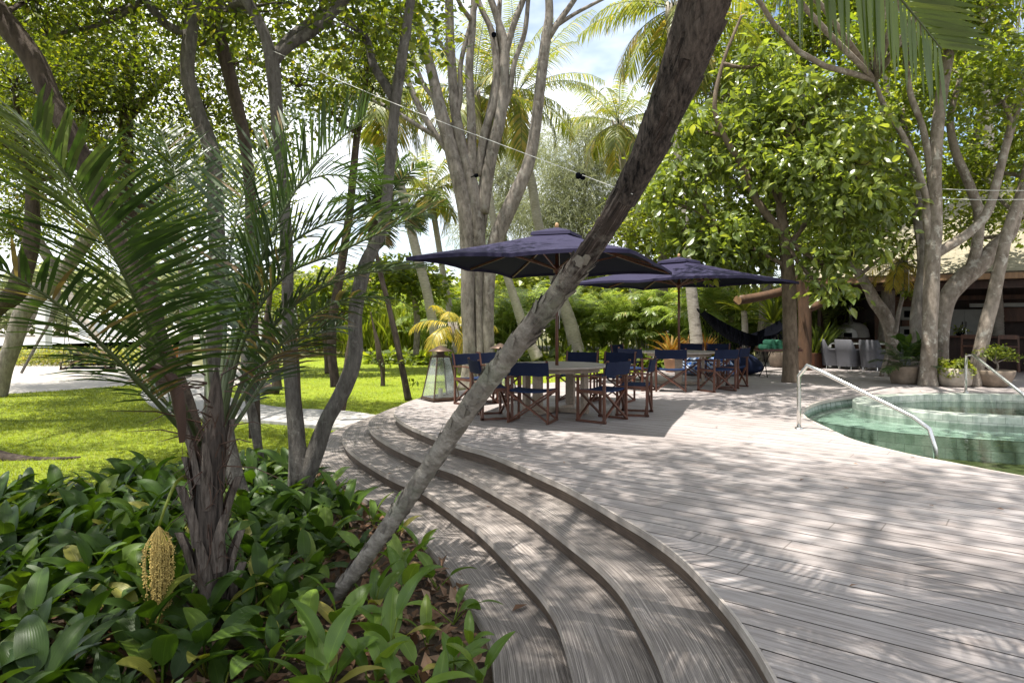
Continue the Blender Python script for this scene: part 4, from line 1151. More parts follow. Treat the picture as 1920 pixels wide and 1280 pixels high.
t = thing('wooden_crate', 'orange painted wooden crate far off on the sand', 'crate', tuple(G(300, 676, -.53)), .2)
b = MB(); b.box((0, 0, .36), (1.5, .8, .62)); obj('body', b, M['orange'], t); b = MB(); b.box((0, 0, .70), (1.6, .9, .06)); obj('lid', b, M['orange'], t)
t = thing('white_column', 'white masonry column standing at the lagoon edge', 'column', tuple(G(82, 664, -.6)))
b = MB(); b.box((0, 0, 1.9), (.62, .62, 3.8)); obj('shaft', b, M['white'], t); b = MB(); b.box((0, 0, .1), (.8, .8, .2)); obj('base', b, M['white'], t)
p = W(120, 616, 90); t = thing('beach_hut', 'small white hut across the lagoon', 'hut', (p[0], 98, -.7))
b = MB(); b.box((0, 0, 1.3), (4.2, 3, 2.6)); obj('wall', b, M['white'], t); b = MB(); b.box((0, 0, 2.9), (5, 3.6, .7), None, .3); obj('roof', b, M['white'], t); b = MB(); b.box((.6, -1.51, 1.1), (1.6, .05, 2.0)); obj('door', b, M['lagoon'], t)
# house beyond the hedge
p = W(752, 585, 62); t = thing('villa', 'sunlit cream villa with clay roof glimpsed beyond the hedge', 'house', (p[0], 62, -.55), rad(-12))
b = MB(); b.box((0, 0, 2.6), (9, 6, 5.2)); obj('wall', b, M['plaster'], t); b = MB(); b.box((0, 0, 5.65), (9.8, 6.8, .9), None, .55); obj('roof', b, M['tile'], t); b = MB(); b.box((0.3, -3.3, 2.9), (9.2, .8, .25)); obj('balcony', b, M['white'], t)
for x in (-3, -1, 1, 3):
    b = MB(); b.box((x, -3.02, 3.9), (1.0, .06, 1.3)); obj('window', b, M['midwood'], t)
# white garden wall seen between plants far left-centre
p = W(600, 590, 48); t = thing('garden_wall', 'pale low wall beyond the lawn at the left of the reeds', 'wall', (p[0] - 1, 48, -.55))
b = MB(); b.box((0, 0, .9), (9, .3, 1.8)); obj('panel', b, M['white'], t); b = MB(); b.box((0, 0, 1.86), (9.2, .5, .12)); obj('coping', b, M['teak'], t)
# ---------------------------------------------------------------- vegetation helpers
KITE = (np.array([(0, 0, 0), (.5, .42, .10), (0, 1, -.04), (-.5, .42, .10), (0, .45, 0)], float), [np.array([(0, 1, 4), (1, 2, 4), (0, 4, 3), (4, 2, 3)])])
QUAD = (np.array([(-.5, 0, 0), (.5, 0, 0), (.3, 1, 0), (-.3, 1, 0)], float), [np.array([(0, 1, 2, 3)])])
DIA = (np.array([(0, 0, 0), (.5, .45, .08), (0, 1, 0), (-.5, .45, .08)], float), [np.array([(0, 1, 2), (0, 2, 3)])])
BIG = (np.array([(0, 0, 0), (-.36, .22, .06), (0, .22, 0), (.36, .22, .06), (-.5, .55, .09), (0, .55, .0), (.5, .55, .09), (-.28, .84, .02), (0, .84, -.05), (.28, .84, .02), (0, 1.05, -.12)], float),
       [np.array([(0, 2, 1), (0, 3, 2), (7, 8, 10), (8, 9, 10)]), np.array([(1, 2, 5, 4), (2, 3, 6, 5), (4, 5, 8, 7), (5, 6, 9, 8)])])

def scatter_leaves(b, rg, P, length, width, tpl=DIA, out=None, up=1.0, hang=0.25, jitter=0.45, rshift=0.0):
    n = len(P)
    y = rg.normal(0, 1, (n, 3)) * (1, 1, .6)
    if out is not None: y = y * .7 + out
    y[:, 2] -= hang
    y = unit(y)
    z0 = unit(rg.normal(0, .6, (n, 3)) + (0, 0, up))
    x = unit(np.cross(y, z0)); z = np.cross(x, y)
    s = (length * (1 + jitter * rg.uniform(-1, 1, n)))[:, None]
    r = np.clip(rg.beta(2, 2.2, n) + rshift, 0, 1)
    return b.inst(tpl, P, x * s * width, y * s, z * s, r)

def blob_crown(lb, tb, rg, attach, blobs, leaf, width=.55, tpl=DIA, per=34, spread=.26, limb=.035, shell=.55, up=1.0, hang=.25, twig=True, flat=.6, taper=.006):
    """attach: points a limb may grow from; blobs: (centre, (rx,ry,rz), clusters)"""
    attach = np.array(attach, float)
    for c, r, n in blobs:
        c = np.array(c, float); r = np.array(r, float)
        d = unit(rg.normal(0, 1, (n, 3)))
        C = c + d * r * (rg.uniform(0, 1, n) ** shell)[:, None]
        P = (C[:, None] + rg.normal(0, spread, (n, per, 3)) * (1, 1, flat)).reshape(-1, 3)
        out = unit(P - np.repeat(C, per, 0)) * .6
        scatter_leaves(lb, rg, P, leaf, width, tpl, out, up, hang)
        if tb is None or not twig: continue
        a = attach[np.argmin(np.linalg.norm(attach - (c - (0, 0, r[2])), axis=1))]
        root = c - d.mean(0) * 0 - (0, 0, r[2] * .35)
        mid = (a + root) / 2 + rg.normal(0, .12, 3) * np.linalg.norm(root - a) * .5
        if np.linalg.norm(root - a) > .05:
            tb.tube([a, mid, root], [limb * 1.35, limb * 1.1, limb * .8], 7, 8, .05, int(rg.integers(1e6)))
        k = min(n, max(6, n // 3))
        for t in C[rg.choice(n, k, False)]:
            f = rg.uniform(0, .8); s0 = a + (root - a) * (1 - f * .4) if rg.random() < .3 else root
            m_ = (s0 + t) / 2 + rg.normal(0, .14, 3) * np.linalg.norm(t - s0)
            tb.tube([s0, m_, t], [limb * .42, limb * .25, taper], 4, 5, 0, 0, False)

def stem(Y, pts):
    P = []; R = []
    for q in pts:
        y = q[3] if len(q) > 3 else Y
        P.append(W(q[0], q[1], y)); R.append(q[2] / 2 * y / FPX)
    return np.array(P), np.array(R)

def tree(name, label, stems, barkmat, blobs, leafm, leaf, group=None, lump=.05, seed=1, seg=14, cat='tree', **kw):
    """stems: (P, R) polylines; the first starts at the ground"""
    base = stems[0][0][0]
    t = thing(name, label, cat, tuple(base), 0, group)
    rg = np.random.default_rng(seed)
    tb, lb = MB(), MB()
    att = []
    for k, (P, R) in enumerate(stems):
        ln = np.linalg.norm(np.diff(P, axis=0), axis=1).sum()
        step = kw.get('step', max(.05, R.mean() * .55))
        tb.tube(P, R, seg if R.max() > .03 else 6, int(max(6, min(160, ln / step))), lump, seed * 31 + k)
        att += [p for p in P[len(P) // 2:]]
    kw.pop('step', None)
    if blobs: blob_crown(lb, tb, rg, att, blobs, leaf, **kw)
    tb.V = [v - base for v in tb.V]; lb.V = [v - base for v in lb.V]
    obj('trunk', tb, barkmat, t, smooth=True)
    if blobs: obj('crown', lb, leafm, t)
    return t
def B(px, py, Y, r, n, ry=None, rz=None):
    return (W(px, py, Y), (r, ry or r, rz or r * .75), n)

def frond(b, P, n=40, L=.6, wid=.03, vee=.45, fwd=.75, droop=.25, rach=.012, rg=None, start=.12, prof=None, roll=0.0, rb=None, brown=0.0, jit=.08, up=(0, 0, 1), dirs=None):
    """one pinnate leaf along the curve P: leaflets into b, rachis into rb"""
    P = catmull(np.array(P, float), 60)
    T = unit(np.gradient(P, axis=0))
    s = np.linspace(start, .985, n)
    idx = s * (len(P) - 1); i0 = np.minimum(idx.astype(int), len(P) - 2); fr = (idx - i0)[:, None]
    Bp = P[i0] * (1 - fr) + P[i0 + 1] * fr
    Tg = unit(T[i0] * (1 - fr) + T[i0 + 1] * fr)
    side = unit(np.cross(Tg, np.array(up, float)) + 1e-6)
    nrm = np.cross(side, Tg)
    if roll: side, nrm = side * math.cos(roll) + nrm * math.sin(roll), nrm * math.cos(roll) - side * math.sin(roll)
    q = (s - start) / (1 - start)
    pf = np.interp(q, [0, .15, .45, .8, 1], [.45, .85, 1.0, .72, .35]) if prof is None else np.interp(q, *prof)
    for sg in (-1, 1):
        f = fwd * (.7 + .6 * q)[:, None] + rg.normal(0, jit, (n, 1))
        d = unit(side * sg + Tg * f + nrm * (vee + rg.normal(0, jit * 1.5, (n, 1))))
        if dirs is not None:
            d = unit(np.array(dirs[0 if sg < 0 else 1], float) + Tg * (.12 if sg < 0 else .02) + rg.normal(0, .035, (n, 3)))
        ln = (L * pf * (1 + rg.normal(0, .06, n)))[:, None]
        wv = unit(Tg - d * (Tg * d).sum(1, keepdims=True))
        V = []
        for a, ww in ((0, .45), (.3, 1.0), (.68, .8), (1.0, .06)):
            c = Bp + d * ln * a + np.array((0, 0, -1.0)) * (droop * ln * a * a)
            V += [c - wv * wid * ww / 2, c + wv * wid * ww / 2]
        V = np.stack(V, 1)                       # n,8,3
        o = (np.arange(n) * 8)[:, None]
        F = np.concatenate([o + np.array([[0, 1, 3, 2]]), o + np.array([[2, 3, 5, 4]]), o + np.array([[4, 5, 7, 6]])])
        r = np.clip(rg.beta(2, 2, n) * .85, 0, 1)
        if brown: r = np.where(rg.random(n) < brown, rg.uniform(.92, 1, n), r)
        R8 = np.repeat(r, 8).reshape(n, 8)
        tip = rg.random(n) < .12 + brown * .6
        R8[tip, 6:] = .97
        b.add(V.reshape(-1, 3), F, R8.ravel())
    if rb is not None: rb.tube(P, np.linspace(rach, rach * .25, 60), 5, 24, 0, 0)

def arc(o, az, el, length, sag, k=7):
    """a frond midrib that leaves at elevation el and bends down by sag radians"""
    pts = [np.array(o, float)]; e = el
    for j in range(k):
        pts.append(pts[-1] + length / k * np.array((math.cos(e) * math.cos(az), math.cos(e) * math.sin(az), math.sin(e))))
        e -= sag / k * (0.5 + j / k)
    return np.array(pts)

def ringbark(step=.09, amp=.05):
    return lambda s, a, R: 1 + amp * (((s + .012 * np.sin(a * 2)) / step) % 1.0 - .5)

def palm(name, label, P, R, nf, L, fl, mat, barkm='bark_palm', seed=1, group=None, els=(75, -35), sag=(.9, 1.6), wid=.045, n=44, droop=.7, vee=.1, up=None, cat='palm tree', step=.11):
    base = np.array(P[0], float); top = np.array(P[-1], float)
    t = thing(name, label, cat, tuple(base), 0, group)
    rg = np.random.default_rng(seed)
    tb = MB(); ln = np.linalg.norm(np.diff(P, axis=0), axis=1).sum()
    tb.tube(P, R, 14, int(min(220, ln / (step / 4))), .03, seed, rfun=ringbark(step, .10))
    # swollen crownshaft of old sheaths
    lb, rb = MB(), MB()
    ax = unit(np.array(P[-1]) - np.array(P[-2]))
    for k in range(nf):
        az = k * 2.39996 + rg.uniform(-.25, .25); f = (k + .5) / nf
        el = rad(els[0] + (els[1] - els[0]) * f + rg.uniform(-8, 8))
        l = L * rg.uniform(.85, 1.08) * (.75 + .25 * math.sin(math.pi * min(1, f + .25)))
        pts = arc(top + ax * .1, az, el, l, sag[0] + (sag[1] - sag[0]) * f + rg.uniform(-.2, .2))
        frond(lb, pts, n, fl, wid, vee, .7, droop, .022, rg, .16, None, rg.uniform(-.3, .3), rb, .35 if f > .85 else .05)
    for k in range(14):
        a = k * 2.4; d = np.array((math.cos(a), math.sin(a), 0)) * R[-1] * 1.15
        tb.tube([top - ax * .5 + d * .8, top - ax * .1 + d * 1.3, top + ax * .25 + d * 1.6], [.05, .06, .015], 5)
    lb.V = [v - base for v in lb.V]; rb.V = [v - base for v in rb.V]; tb.V = [v - base for v in tb.V]
    obj('trunk', tb, M[barkm], t, smooth=True)
    c = obj('crown', lb, mat, t); obj('midribs', rb, M['rachis'], c, smooth=True)
    return t
RG = np.random.default_rng(11)

# ---------------------------------------------------------------- plants in the pots
def potplant(t, h, specs, mat, name='foliage'):
    b, rb = MB(), MB(); rg = np.random.default_rng(len(specs) + 3)
    for az, el, ln, fl in specs: frond(b, arc((0, 0, h), az, el, ln, 1.1), 22, fl, .03, .2, .7, .35, .008, rg, .3, None, 0, rb)
    obj(name, b, mat, t); obj('stem', rb, M['rachis'], t)
potplant(POT1, .36, [(k * 2.4, rad(75 - k * 5), .75 + .05 * (k % 3), .24) for k in range(13)], M['frond_near'])
b = MB(); rg = np.random.default_rng(3)
a = rg.uniform(0, 6.28, 26); e = rg.uniform(.5, 1.3, 26)
Pq = np.stack([.28 * np.cos(a) * rg.uniform(.2, 1, 26), .28 * np.sin(a) * rg.uniform(.2, 1, 26), rg.uniform(.5, .95, 26)], 1) + (.16, 0, 0)
scatter_leaves(b, rg, Pq, .34, .5, BIG, unit(Pq - (0, 0, .2)), 1, .1); obj('foliage', b, M['lily'], POT1)
b = MB(); r_ = .34 * np.sqrt(rg.uniform(0, 1, 900)); a = rg.uniform(0, 6.28, 900)
Pq = np.stack([r_ * np.cos(a), r_ * np.sin(a), .40 + .12 * rg.uniform(0, 1, 900) + .08 * np.sin(a * 3)], 1)
scatter_leaves(b, rg, Pq, .07, .7, DIA); a = rg.uniform(0, 6.28, 260); Pq = np.stack([.35 * np.cos(a), .35 * np.sin(a), rg.uniform(.2, .42, 260)], 1); scatter_leaves(b, rg, Pq, .07, .7, DIA)
obj('foliage', b, M['leaf_lime'], POT2)
b, tb = MB(), MB()
tb.tube([(0, 0, .28), (.06, 0, .45), (-.02, .03, .62)], [.03, .022, .015], 6, 10, .1, 2)
for c in [(-.22, 0, .72), (.12, .1, .82), (.30, -.05, .66), (-.05, -.1, .78), (.02, .1, .68)]:
    tb.tube([(0, 0, .5), np.array(c) * (.6, .6, .9), c], [.014, .01, .006], 5)
    Pq = np.array(c) + rg.normal(0, 1, (170, 3)) * (.11, .11, .05); scatter_leaves(b, rg, Pq, .065, .5, DIA)
obj('stem', tb, M['bark_grey'], POT3, smooth=True); obj('foliage', b, M['leaf_mid'], POT3)
b = MB(); a = rg.uniform(0, 6.28, 120); Pq = np.stack([.24 * np.cos(a) * rg.uniform(0, 1, 120), .24 * np.sin(a), rg.uniform(.42, .72, 120)], 1); scatter_leaves(b, rg, Pq, .2, .4, DIA, None, .6, -.4); obj('foliage', b, M['leaf_lime'], POT4)
b = MB(); a = rg.uniform(0, 6.28, 40); Pq = np.stack([.1 * np.cos(a), .1 * np.sin(a), np.full(40, .42)], 1); scatter_leaves(b, rg, Pq, .8, .09, DIA, np.stack([np.cos(a) * .4, np.sin(a) * .4, np.full(40, 1.2)], 1), .6, -.6); obj('foliage', b, M['leaf_mid'], PLANTER)
b = MB(); Pq = rg.normal(0, 1, (60, 3)) * (.1, .1, .05) + (0, 0, .18); scatter_leaves(b, rg, Pq, .12, .4, DIA); t_ = [o for o in bpy.data.objects if o.name == 'bowl_plant'][0]; obj('foliage', b, M['leaf_mid'], t_)

# ---------------------------------------------------------------- leaning palm trunk across the picture
def yat(px): return 4.62 - (px - 600) / 700 * 1.55
LP = [(584, 1176, 54), (604, 1146, 34), (680, 1052, 30), (780, 912, 34), (870, 778, 38), (960, 658, 41), (1050, 545, 42), (1132, 432, 44), (1198, 318, 49), (1248, 206, 62), (1288, 100, 80), (1322, 0, 86), (1385, -130, 84), (1470, -262, 70)]
P, R = stem(None, [(x, y, w * .97, yat(x)) for x, y, w in LP])
base = P[0].copy()
t = thing('leaning_palm', 'slender scarred palm trunk leaning across the view from the lily bed over the steps', 'palm tree', tuple(base))
def scars(s, a, R):
    st = .085 + 0 * s
    ph = (s + .02 * np.sin(a + s * 9) + .012 * np.sin(2 * a + s * 23)) / st
    return 1 + .085 * (ph % 1.0 - .5) + .03 * np.sin(3 * a + s * 11) * np.sin(s * 17 + a)
b = MB(); b.tube(P - base, R, 28, 620, .03, 8, rfun=scars)
sv = np.repeat(np.linspace(0, 1, 620), 28); b.R[0] = np.concatenate([sv, [0, 1]])
rg = np.random.default_rng(21)
CP = catmull(np.c_[P - base, R], 400)
for k in range(130):                                         # lifted scar flakes
    i = int(rg.uniform(12, 262)); c = CP[i, :3]; r = CP[i, 3]; tdir = unit(CP[i + 1, :3] - CP[i - 1, :3])
    n_ = unit(np.cross(tdir, rg.normal(0, 1, 3))); w_ = np.cross(tdir, n_)
    hw = r * rg.uniform(.2, .6); ln = rg.uniform(.02, .05); lift = r * rg.uniform(.08, .34)
    for sgn in (1,):
        V = [c + n_ * r * .92 - w_ * hw - tdir * .02, c + n_ * r * 1.02 - tdir * .03, c + n_ * r * .92 + w_ * hw - tdir * .02,
             c + n_ * (r * .98 + lift) + w_ * hw * .7 + tdir * ln, c + n_ * (r * 1.0 + lift) + tdir * ln * 1.3, c + n_ * (r * .98 + lift) - w_ * hw * .7 + tdir * ln]
        b.add(np.array(V), np.array([(0, 1, 4, 5), (1, 2, 3, 4)]))
obj('trunk', b, M['bark_lean'], t, smooth=True)
b = MB()                                                     # fibrous old leaf sheaths on the upper part
i0_ = int(np.argmax(HY - (CP[:, 2] + base[2] - EYE) * FPX / (CP[:, 1] + base[1]) < 400))
for k in range(300):
    f = ((k + rg.uniform(0, 1)) / 300) ** .62; i = int(i0_ + f * (390 - i0_))
    c = CP[i, :3]; r = CP[i, 3] * .95; td = unit(CP[i + 1, :3] - CP[i - 1, :3])
    a = rg.uniform(0, 6.28)
    u = unit(np.cross(td, (0, 1, .2))); w_ = np.cross(td, u); n_ = u * math.cos(a) + w_ * math.sin(a); s_ = np.cross(td, n_)
    ln = rg.uniform(.14, .42); hw = rg.uniform(.014, .045); lift = r * rg.uniform(.04, .40) if f > .2 else r * .06
    rows = []
    for q, ww in ((0, .8), (.35, 1), (.75, .75), (1, .15)):
        cc = c + td * ln * q + n_ * (r + lift * q + .008)
        rows.append([cc - s_ * hw * ww - n_ * .012, cc + n_ * .006, cc + s_ * hw * ww - n_ * .012])
    b.grid(np.array(rows), rg.random())
obj('sheaths', b, M['boots'], t, smooth=True)
top = P[-1]
hang = [np.array(top), W(1495, -195, 2.92), W(1560, -140, 2.98), W(1632, -68, 3.06), W(1700, 12, 3.14), W(1765, 92, 3.22)]
b, rb = MB(), MB()
frond(b, hang, 36, .64, .030, -.25, .35, .06, .014, np.random.default_rng(4), .04, ([0, .35, .7, 1], [1, .82, .60, .45]), 0, rb, dirs=((0, .02, -1), (1, .10, -.02)))
b.V = [v - base for v in b.V]; rb.V = [v - base for v in rb.V]
f_ = obj('frond', b, M['frond_hang'], t); obj('midrib', rb, M['rachis'], f_, smooth=True)
for k, (az, el, ln, sg) in enumerate([(0.2, .5, 2.0, 1.4), (1.2, 1.25, 1.9, .9), (2.2, .9, 2.2, 1.2), (3.1, .6, 2.2, 1.2), (4.0, .5, 2.1, 1.4), (4.9, .7, 2.2, 1.2), (5.6, .3, 2.0, 1.4), (3.6, 1.1, 1.9, 1.1), (5.9, 1.2, 2.0, .8)]):
    b, rb = MB(), MB()
    frond(b, arc(np.array(top), az, el, ln, sg), 34, .48, .036, .1, .5, .5, .014, np.random.default_rng(40 + k), .2, None, 0, rb)
    b.V = [v - base for v in b.V]; rb.V = [v - base for v in rb.V]
    f_ = obj('frond', b, M['frond_hang'], t); obj('midrib', rb, M['rachis'], f_, smooth=True)

# ---------------------------------------------------------------- young date palm in the foreground
b0 = G(398, 1165, -.5)
t = thing('date_palm', 'young date palm with dark arching fronds and ragged grey trunk in the lily bed', 'palm tree', tuple(b0))
Yb = b0[1]
P, R = stem(Yb, [(396, 1185, 62), (396, 1120, 60), (393, 1040, 56), (392, 960, 52), (396, 880, 46), (402, 820, 40), (404, 770, 30), (405, 720, 18), (406, 690, 6)])
b = MB(); b.tube(P - b0, R, 18, 60, .12, 5); obj('trunk', b, M['boots'], t, smooth=True)
rg = np.random.default_rng(77); b = MB()
CP = catmull(np.c_[P - b0, R], 100)
for k in range(13):
    i = int(1 + k * 4.6); c = CP[i, :3]; r = CP[i, 3]; a = k * 2.4 + rg.uniform(-.3, .3)
    n_ = np.array((math.cos(a), math.sin(a), 0)); s_ = np.array((-math.sin(a), math.cos(a), 0)); ln = rg.uniform(.30, .52); hw = rg.uniform(.038, .060)
    rows = []
    for q, ww, l in ((0, 1.25, .0), (.3, 1.1, .015), (.65, .72, .05), (.9, .45, .085), (1, .15, .10)):
        cc = c + np.array((0, 0, ln * q)) + n_ * (r * .92 + l)
        rows.append([cc - s_ * hw * ww - n_ * .03, cc - s_ * hw * ww * .5 + n_ * .012, cc + n_ * .022, cc + s_ * hw * ww * .5 + n_ * .012, cc + s_ * hw * ww - n_ * .03])
    b.grid(np.array(rows), rg.random())
obj('leaf_base', b, M['bootpale'], t, smooth=True)
b = MB()
for k in range(110):
    i = int(rg.uniform(6, 80)); c = CP[i, :3]; r = CP[i, 3]; a = rg.uniform(0, 6.28); n_ = np.array((math.cos(a), math.sin(a), 0)); ln = rg.uniform(.08, .3)
    q0 = c + n_ * r * 1.05; q1 = q0 + n_ * rg.uniform(.01, .09) + (rg.normal(0, .03), rg.normal(0, .03), ln * rg.choice([-1, 1], p=[.35, .65]) * .6); q2 = q1 + (rg.normal(0, .05), rg.normal(0, .05), -ln * .4)
    b.tube([q0, q1, q2], [.004, .003, .001], 3, 6, 0, 0, False)
obj('fibre', b, M['spathe'], t)
crown = W(402, 830, Yb)
FR = [  # control points (px,py,depth), leaflets, length, roll, brown, vee, droop
    ([(385, 850, 4.55), (335, 740, 4.2), (265, 580, 3.7), (165, 390, 3.25), (50, 225, 2.95)], 80, .80, .25, .01, .25, .18),
    ([(380, 850, 4.5), (300, 760, 4.1), (205, 660, 3.6), (95, 560, 3.2), (-60, 470, 2.9)], 42, .48, -.2, .1, .3, .2),
    ([(405, 830, 4.6), (440, 650, 4.75), (495, 470, 4.9), (580, 320, 5.05), (690, 215, 5.2)], 60, .64, .3, .01, .45, .1),
    ([(410, 830, 4.6), (455, 640, 4.6), (530, 520, 4.65), (640, 470, 4.7), (820, 385, 4.8)], 66, .60, .0, .22, .35, .3),
    ([(402, 830, 4.6), (420, 660, 4.9), (430, 480, 5.2), (470, 330, 5.5), (560, 210, 5.8)], 48, .60, -.2, .03, .4, .1),
    ([(398, 830, 4.6), (380, 640, 5.0), (340, 460, 5.4), (330, 330, 5.7), (300, 240, 6.0)], 48, .60, .1, .03, .4, .1),
    ([(410, 830, 4.6), (480, 660, 4.65), (560, 565, 4.7), (670, 515, 4.75), (800, 500, 4.85)], 58, .50, -.1, .08, .35, .3),
    ([(406, 830, 4.6), (448, 640, 4.8), (515, 490, 4.95), (610, 420, 5.1), (745, 400, 5.25)], 58, .56, .1, .02, .4, .2),
    ([(408, 840, 4.6), (470, 720, 4.5), (560, 610, 4.4), (650, 560, 4.35), (740, 560, 4.3)], 44, .40, .1, .25, .3, .35),
    ([(395, 850, 4.55), (345, 790, 4.5), (285, 730, 4.4), (215, 680, 4.3), (130, 660, 4.2)], 30, .36, .1, .45, .25, .3),
    ([(405, 845, 4.6), (455, 775, 4.75), (505, 700, 4.9), (560, 640, 5.1), (640, 610, 5.2)], 36, .46, -.3, .12, .35, .2),
    ([(404, 830, 4.6), (440, 610, 4.9), (500, 420, 5.2), (600, 330, 5.5), (720, 350, 5.8)], 48, .55, .15, .05, .35, .25),
]
for k, (cp, n_, L_, ro_, br, ve, dr) in enumerate(FR):
    b, rb = MB(), MB(); pts = np.array([W(*q) for q in cp]) - b0
    frond(b, pts, int(n_ * 1.1), L_ * 1.05, .022, ve, .75, dr, .020, np.random.default_rng(300 + k), .30, None, ro_, rb, br, .10)
    f_ = obj('frond', b, M['frond_near'], t); obj('midrib', rb, M['rachis'], f_, smooth=True)
# thin dry spines low on the crown
b = MB(); rg = np.random.default_rng(9)
for k in range(26):
    a = rg.uniform(0, 6.28); s0 = crown - b0 + np.array((math.cos(a) * .09, math.sin(a) * .09, rg.uniform(-.2, .5)))
    d = np.array((math.cos(a), math.sin(a), rg.uniform(-.25, .55))); ln = rg.uniform(.25, .7)
    b.tube([s0, s0 + d * ln * .6, s0 + d * ln + (0, 0, -.06)], [.006, .004, .001], 4)
obj('spine', b, M['spathe'], t)
# hanging fruit bunch and dry spathe
b = MB(); st = np.array([W(352, 888, 4.42), W(330, 905, 4.28), W(312, 945, 4.2), W(298, 985, 4.18)]) - b0
b.tube(st, [.012, .011, .009, .008], 7, 16); fs = obj('fruit_stalk', b, M['leaf_lime'], t, smooth=True)
b = MB(); k0 = st[-1]; rg = np.random.default_rng(31)
for k in range(58):
    a = rg.uniform(0, 6.28); r = rg.uniform(.01, .088) * (1 if k > 4 else 1.25); ln = .74 * (1 - .5 * (r / .11) ** 2) * rg.uniform(.8, 1.08)
    q = np.array([k0, k0 + (r * math.cos(a), r * math.sin(a), -.06 - ln * .12), k0 + (r * 1.05 * math.cos(a), r * math.sin(a), -ln * .6), k0 + (r * .8 * math.cos(a), r * .8 * math.sin(a), -ln)])
    b.tube(q, .0022, 4, 10, 0, 0, False)
    c = catmull(q, 60)[12:] + rg.normal(0, .0045, (48, 3))
    c = np.repeat(c, 2, 0) + rg.normal(0, .004, (96, 3))
    oc = (np.array([(1, 0, 0), (-1, 0, 0), (0, 1, 0), (0, -1, 0), (0, 0, 1), (0, 0, -1)], float), [np.array([(0, 2, 4), (2, 1, 4), (1, 3, 4), (3, 0, 4), (2, 0, 5), (1, 2, 5), (3, 1, 5), (0, 3, 5)])])
    s_ = rg.uniform(.0035, .0058, (96, 1)); I = np.ones((96, 1))
    b.inst(oc, c, I * (1, 0, 0) * s_, I * (0, 1, 0) * s_, I * (0, 0, 1) * s_, rg.random(96))
obj('fruit_bunch', b, M['fruit'], t)
b = MB(); sp = np.array([W(255, 695, 4.0), W(290, 688, 4.03), (W(320, 715, 4.06)), W(334, 780, 4.1), W(338, 830, 4.12)]) - b0
C5 = catmull(sp, 24); w_ = .008 + .034 * np.sin(np.linspace(.12, 3.0, 24)); Tn = unit(np.gradient(C5, axis=0)); sd_ = unit(np.cross(Tn, (0, 1, .3)))
b.grid(np.stack([C5 - sd_ * w_[:, None] + (0, .03, 0), C5 - sd_ * w_[:, None] * .5, C5 + (0, -.012, 0), C5 + sd_ * w_[:, None] * .5, C5 + sd_ * w_[:, None] + (0, .03, 0)], 1)); obj('spathe', b, M['spathe'], t, smooth=True)

# ---------------------------------------------------------------- the forked tree by the steps
YF = 6.9
stems = [stem(YF, [(556, 985, 54), (560, 940, 44), (562, 890, 44), (556, 820, 31), (546, 720, 25), (540, 600, 23), (538, 480, 22), (532, 360, 22), (520, 230, 22), (510, 110, 28)]),
         stem(YF, [(512, 120, 25), (492, 55, 20), (462, 0, 20), (420, -90, 18, 6.6), (350, -220, 13, 6.2)]),
         stem(YF, [(510, 120, 21), (540, 88, 20), (600, 48, 19), (650, -5, 18), (740, -100, 15, 6.4), (900, -240, 10, 5.9)]),
         stem(YF, [(566, 905, 38), (590, 850, 33), (612, 790, 30), (646, 725, 30), (666, 665, 27), (666, 590, 26), (684, 500, 26), (716, 430, 21), (730, 320, 20), (742, 190, 20), (760, 70, 18), (770, 0, 16), (790, -100, 15), (850, -230, 10, 6.2)])]
fork_blobs = [((-2.6, 6.2, 6.6), (1.5, 1.4, .8), 60), ((-4.2, 4.6, 6.4), (1.6, 1.4, .8), 70), ((-2.4, 3.6, 6.6), (1.7, 1.3, .8), 80), ((-4.2, 2.4, 6.2), (1.7, 1.5, .8), 80), ((-2.0, 1.6, 6.6), (1.6, 1.2, .8), 70),
              ((-0.8, 5.4, 7.6), (1.4, 1.3, .7), 46), ((-3.2, 8.4, 6.8), (1.4, 1.3, .8), 44), ((-1.4, 8.2, 7.6), (1.2, 1.0, .7), 30), B(690, 40, 7.2, .75, 22), B(600, -10, 7.3, .8, 24), B(760, 20, 7.3, .5, 10), B(430, -20, 7.4, .9, 26)]
tree('forked_tree', 'grey ridged tree forking low beside the curved steps, one stem straight and one bent', stems, M['bark_fork'], fork_blobs, M['leaf_fine'], .095, None, .06, 3, 18, per=34, spread=.27, limb=.04, step=.05)

# crooked stems behind the date palm
tree('crooked_tree', 'crooked slender tree whose kinked trunk rises behind the dark date palm', [stem(9.2, [(395, 800, 30), (402, 640, 30), (408, 500, 30), (404, 380, 30), (398, 290, 28), (366, 200, 27), (352, 130, 26), (360, 40, 25), (368, -30, 24), (350, -140, 18)]),
      stem(9.2, [(362, 70, 18), (310, 45, 16), (270, 0, 14), (200, -60, 10)])], M['bark_fork'],
     [B(330, -60, 9.4, 1.1, 34), B(200, -10, 9.2, 1.0, 34), B(430, 30, 9.8, .8, 24), B(90, 30, 9.0, 1.0, 34), ((-5.4, 6.6, 6.2), (1.6, 1.5, .8), 70)], M['leaf_fine'], .10, 'slender trees over the lawn', .07, 5, 14, per=30, spread=.26, limb=.03)
tree('crooked_tree', 'thin dark straight tree between the kinked trunk and the forked tree', [stem(10.0, [(478, 820, 22), (474, 640, 22), (472, 450, 22), (464, 300, 22), (440, 180, 24), (412, 70, 24), (398, -20, 24), (380, -150, 16)])], M['bark_dark'],
     [B(470, -40, 10.2, 1.0, 24), B(350, 60, 10.6, .8, 22), ((-3.4, 9.4, 6.4), (1.5, 1.3, .8), 34)], M['leaf_fine'], .10, 'slender trees over the lawn', .06, 6, 12, per=30, spread=.26, limb=.03)
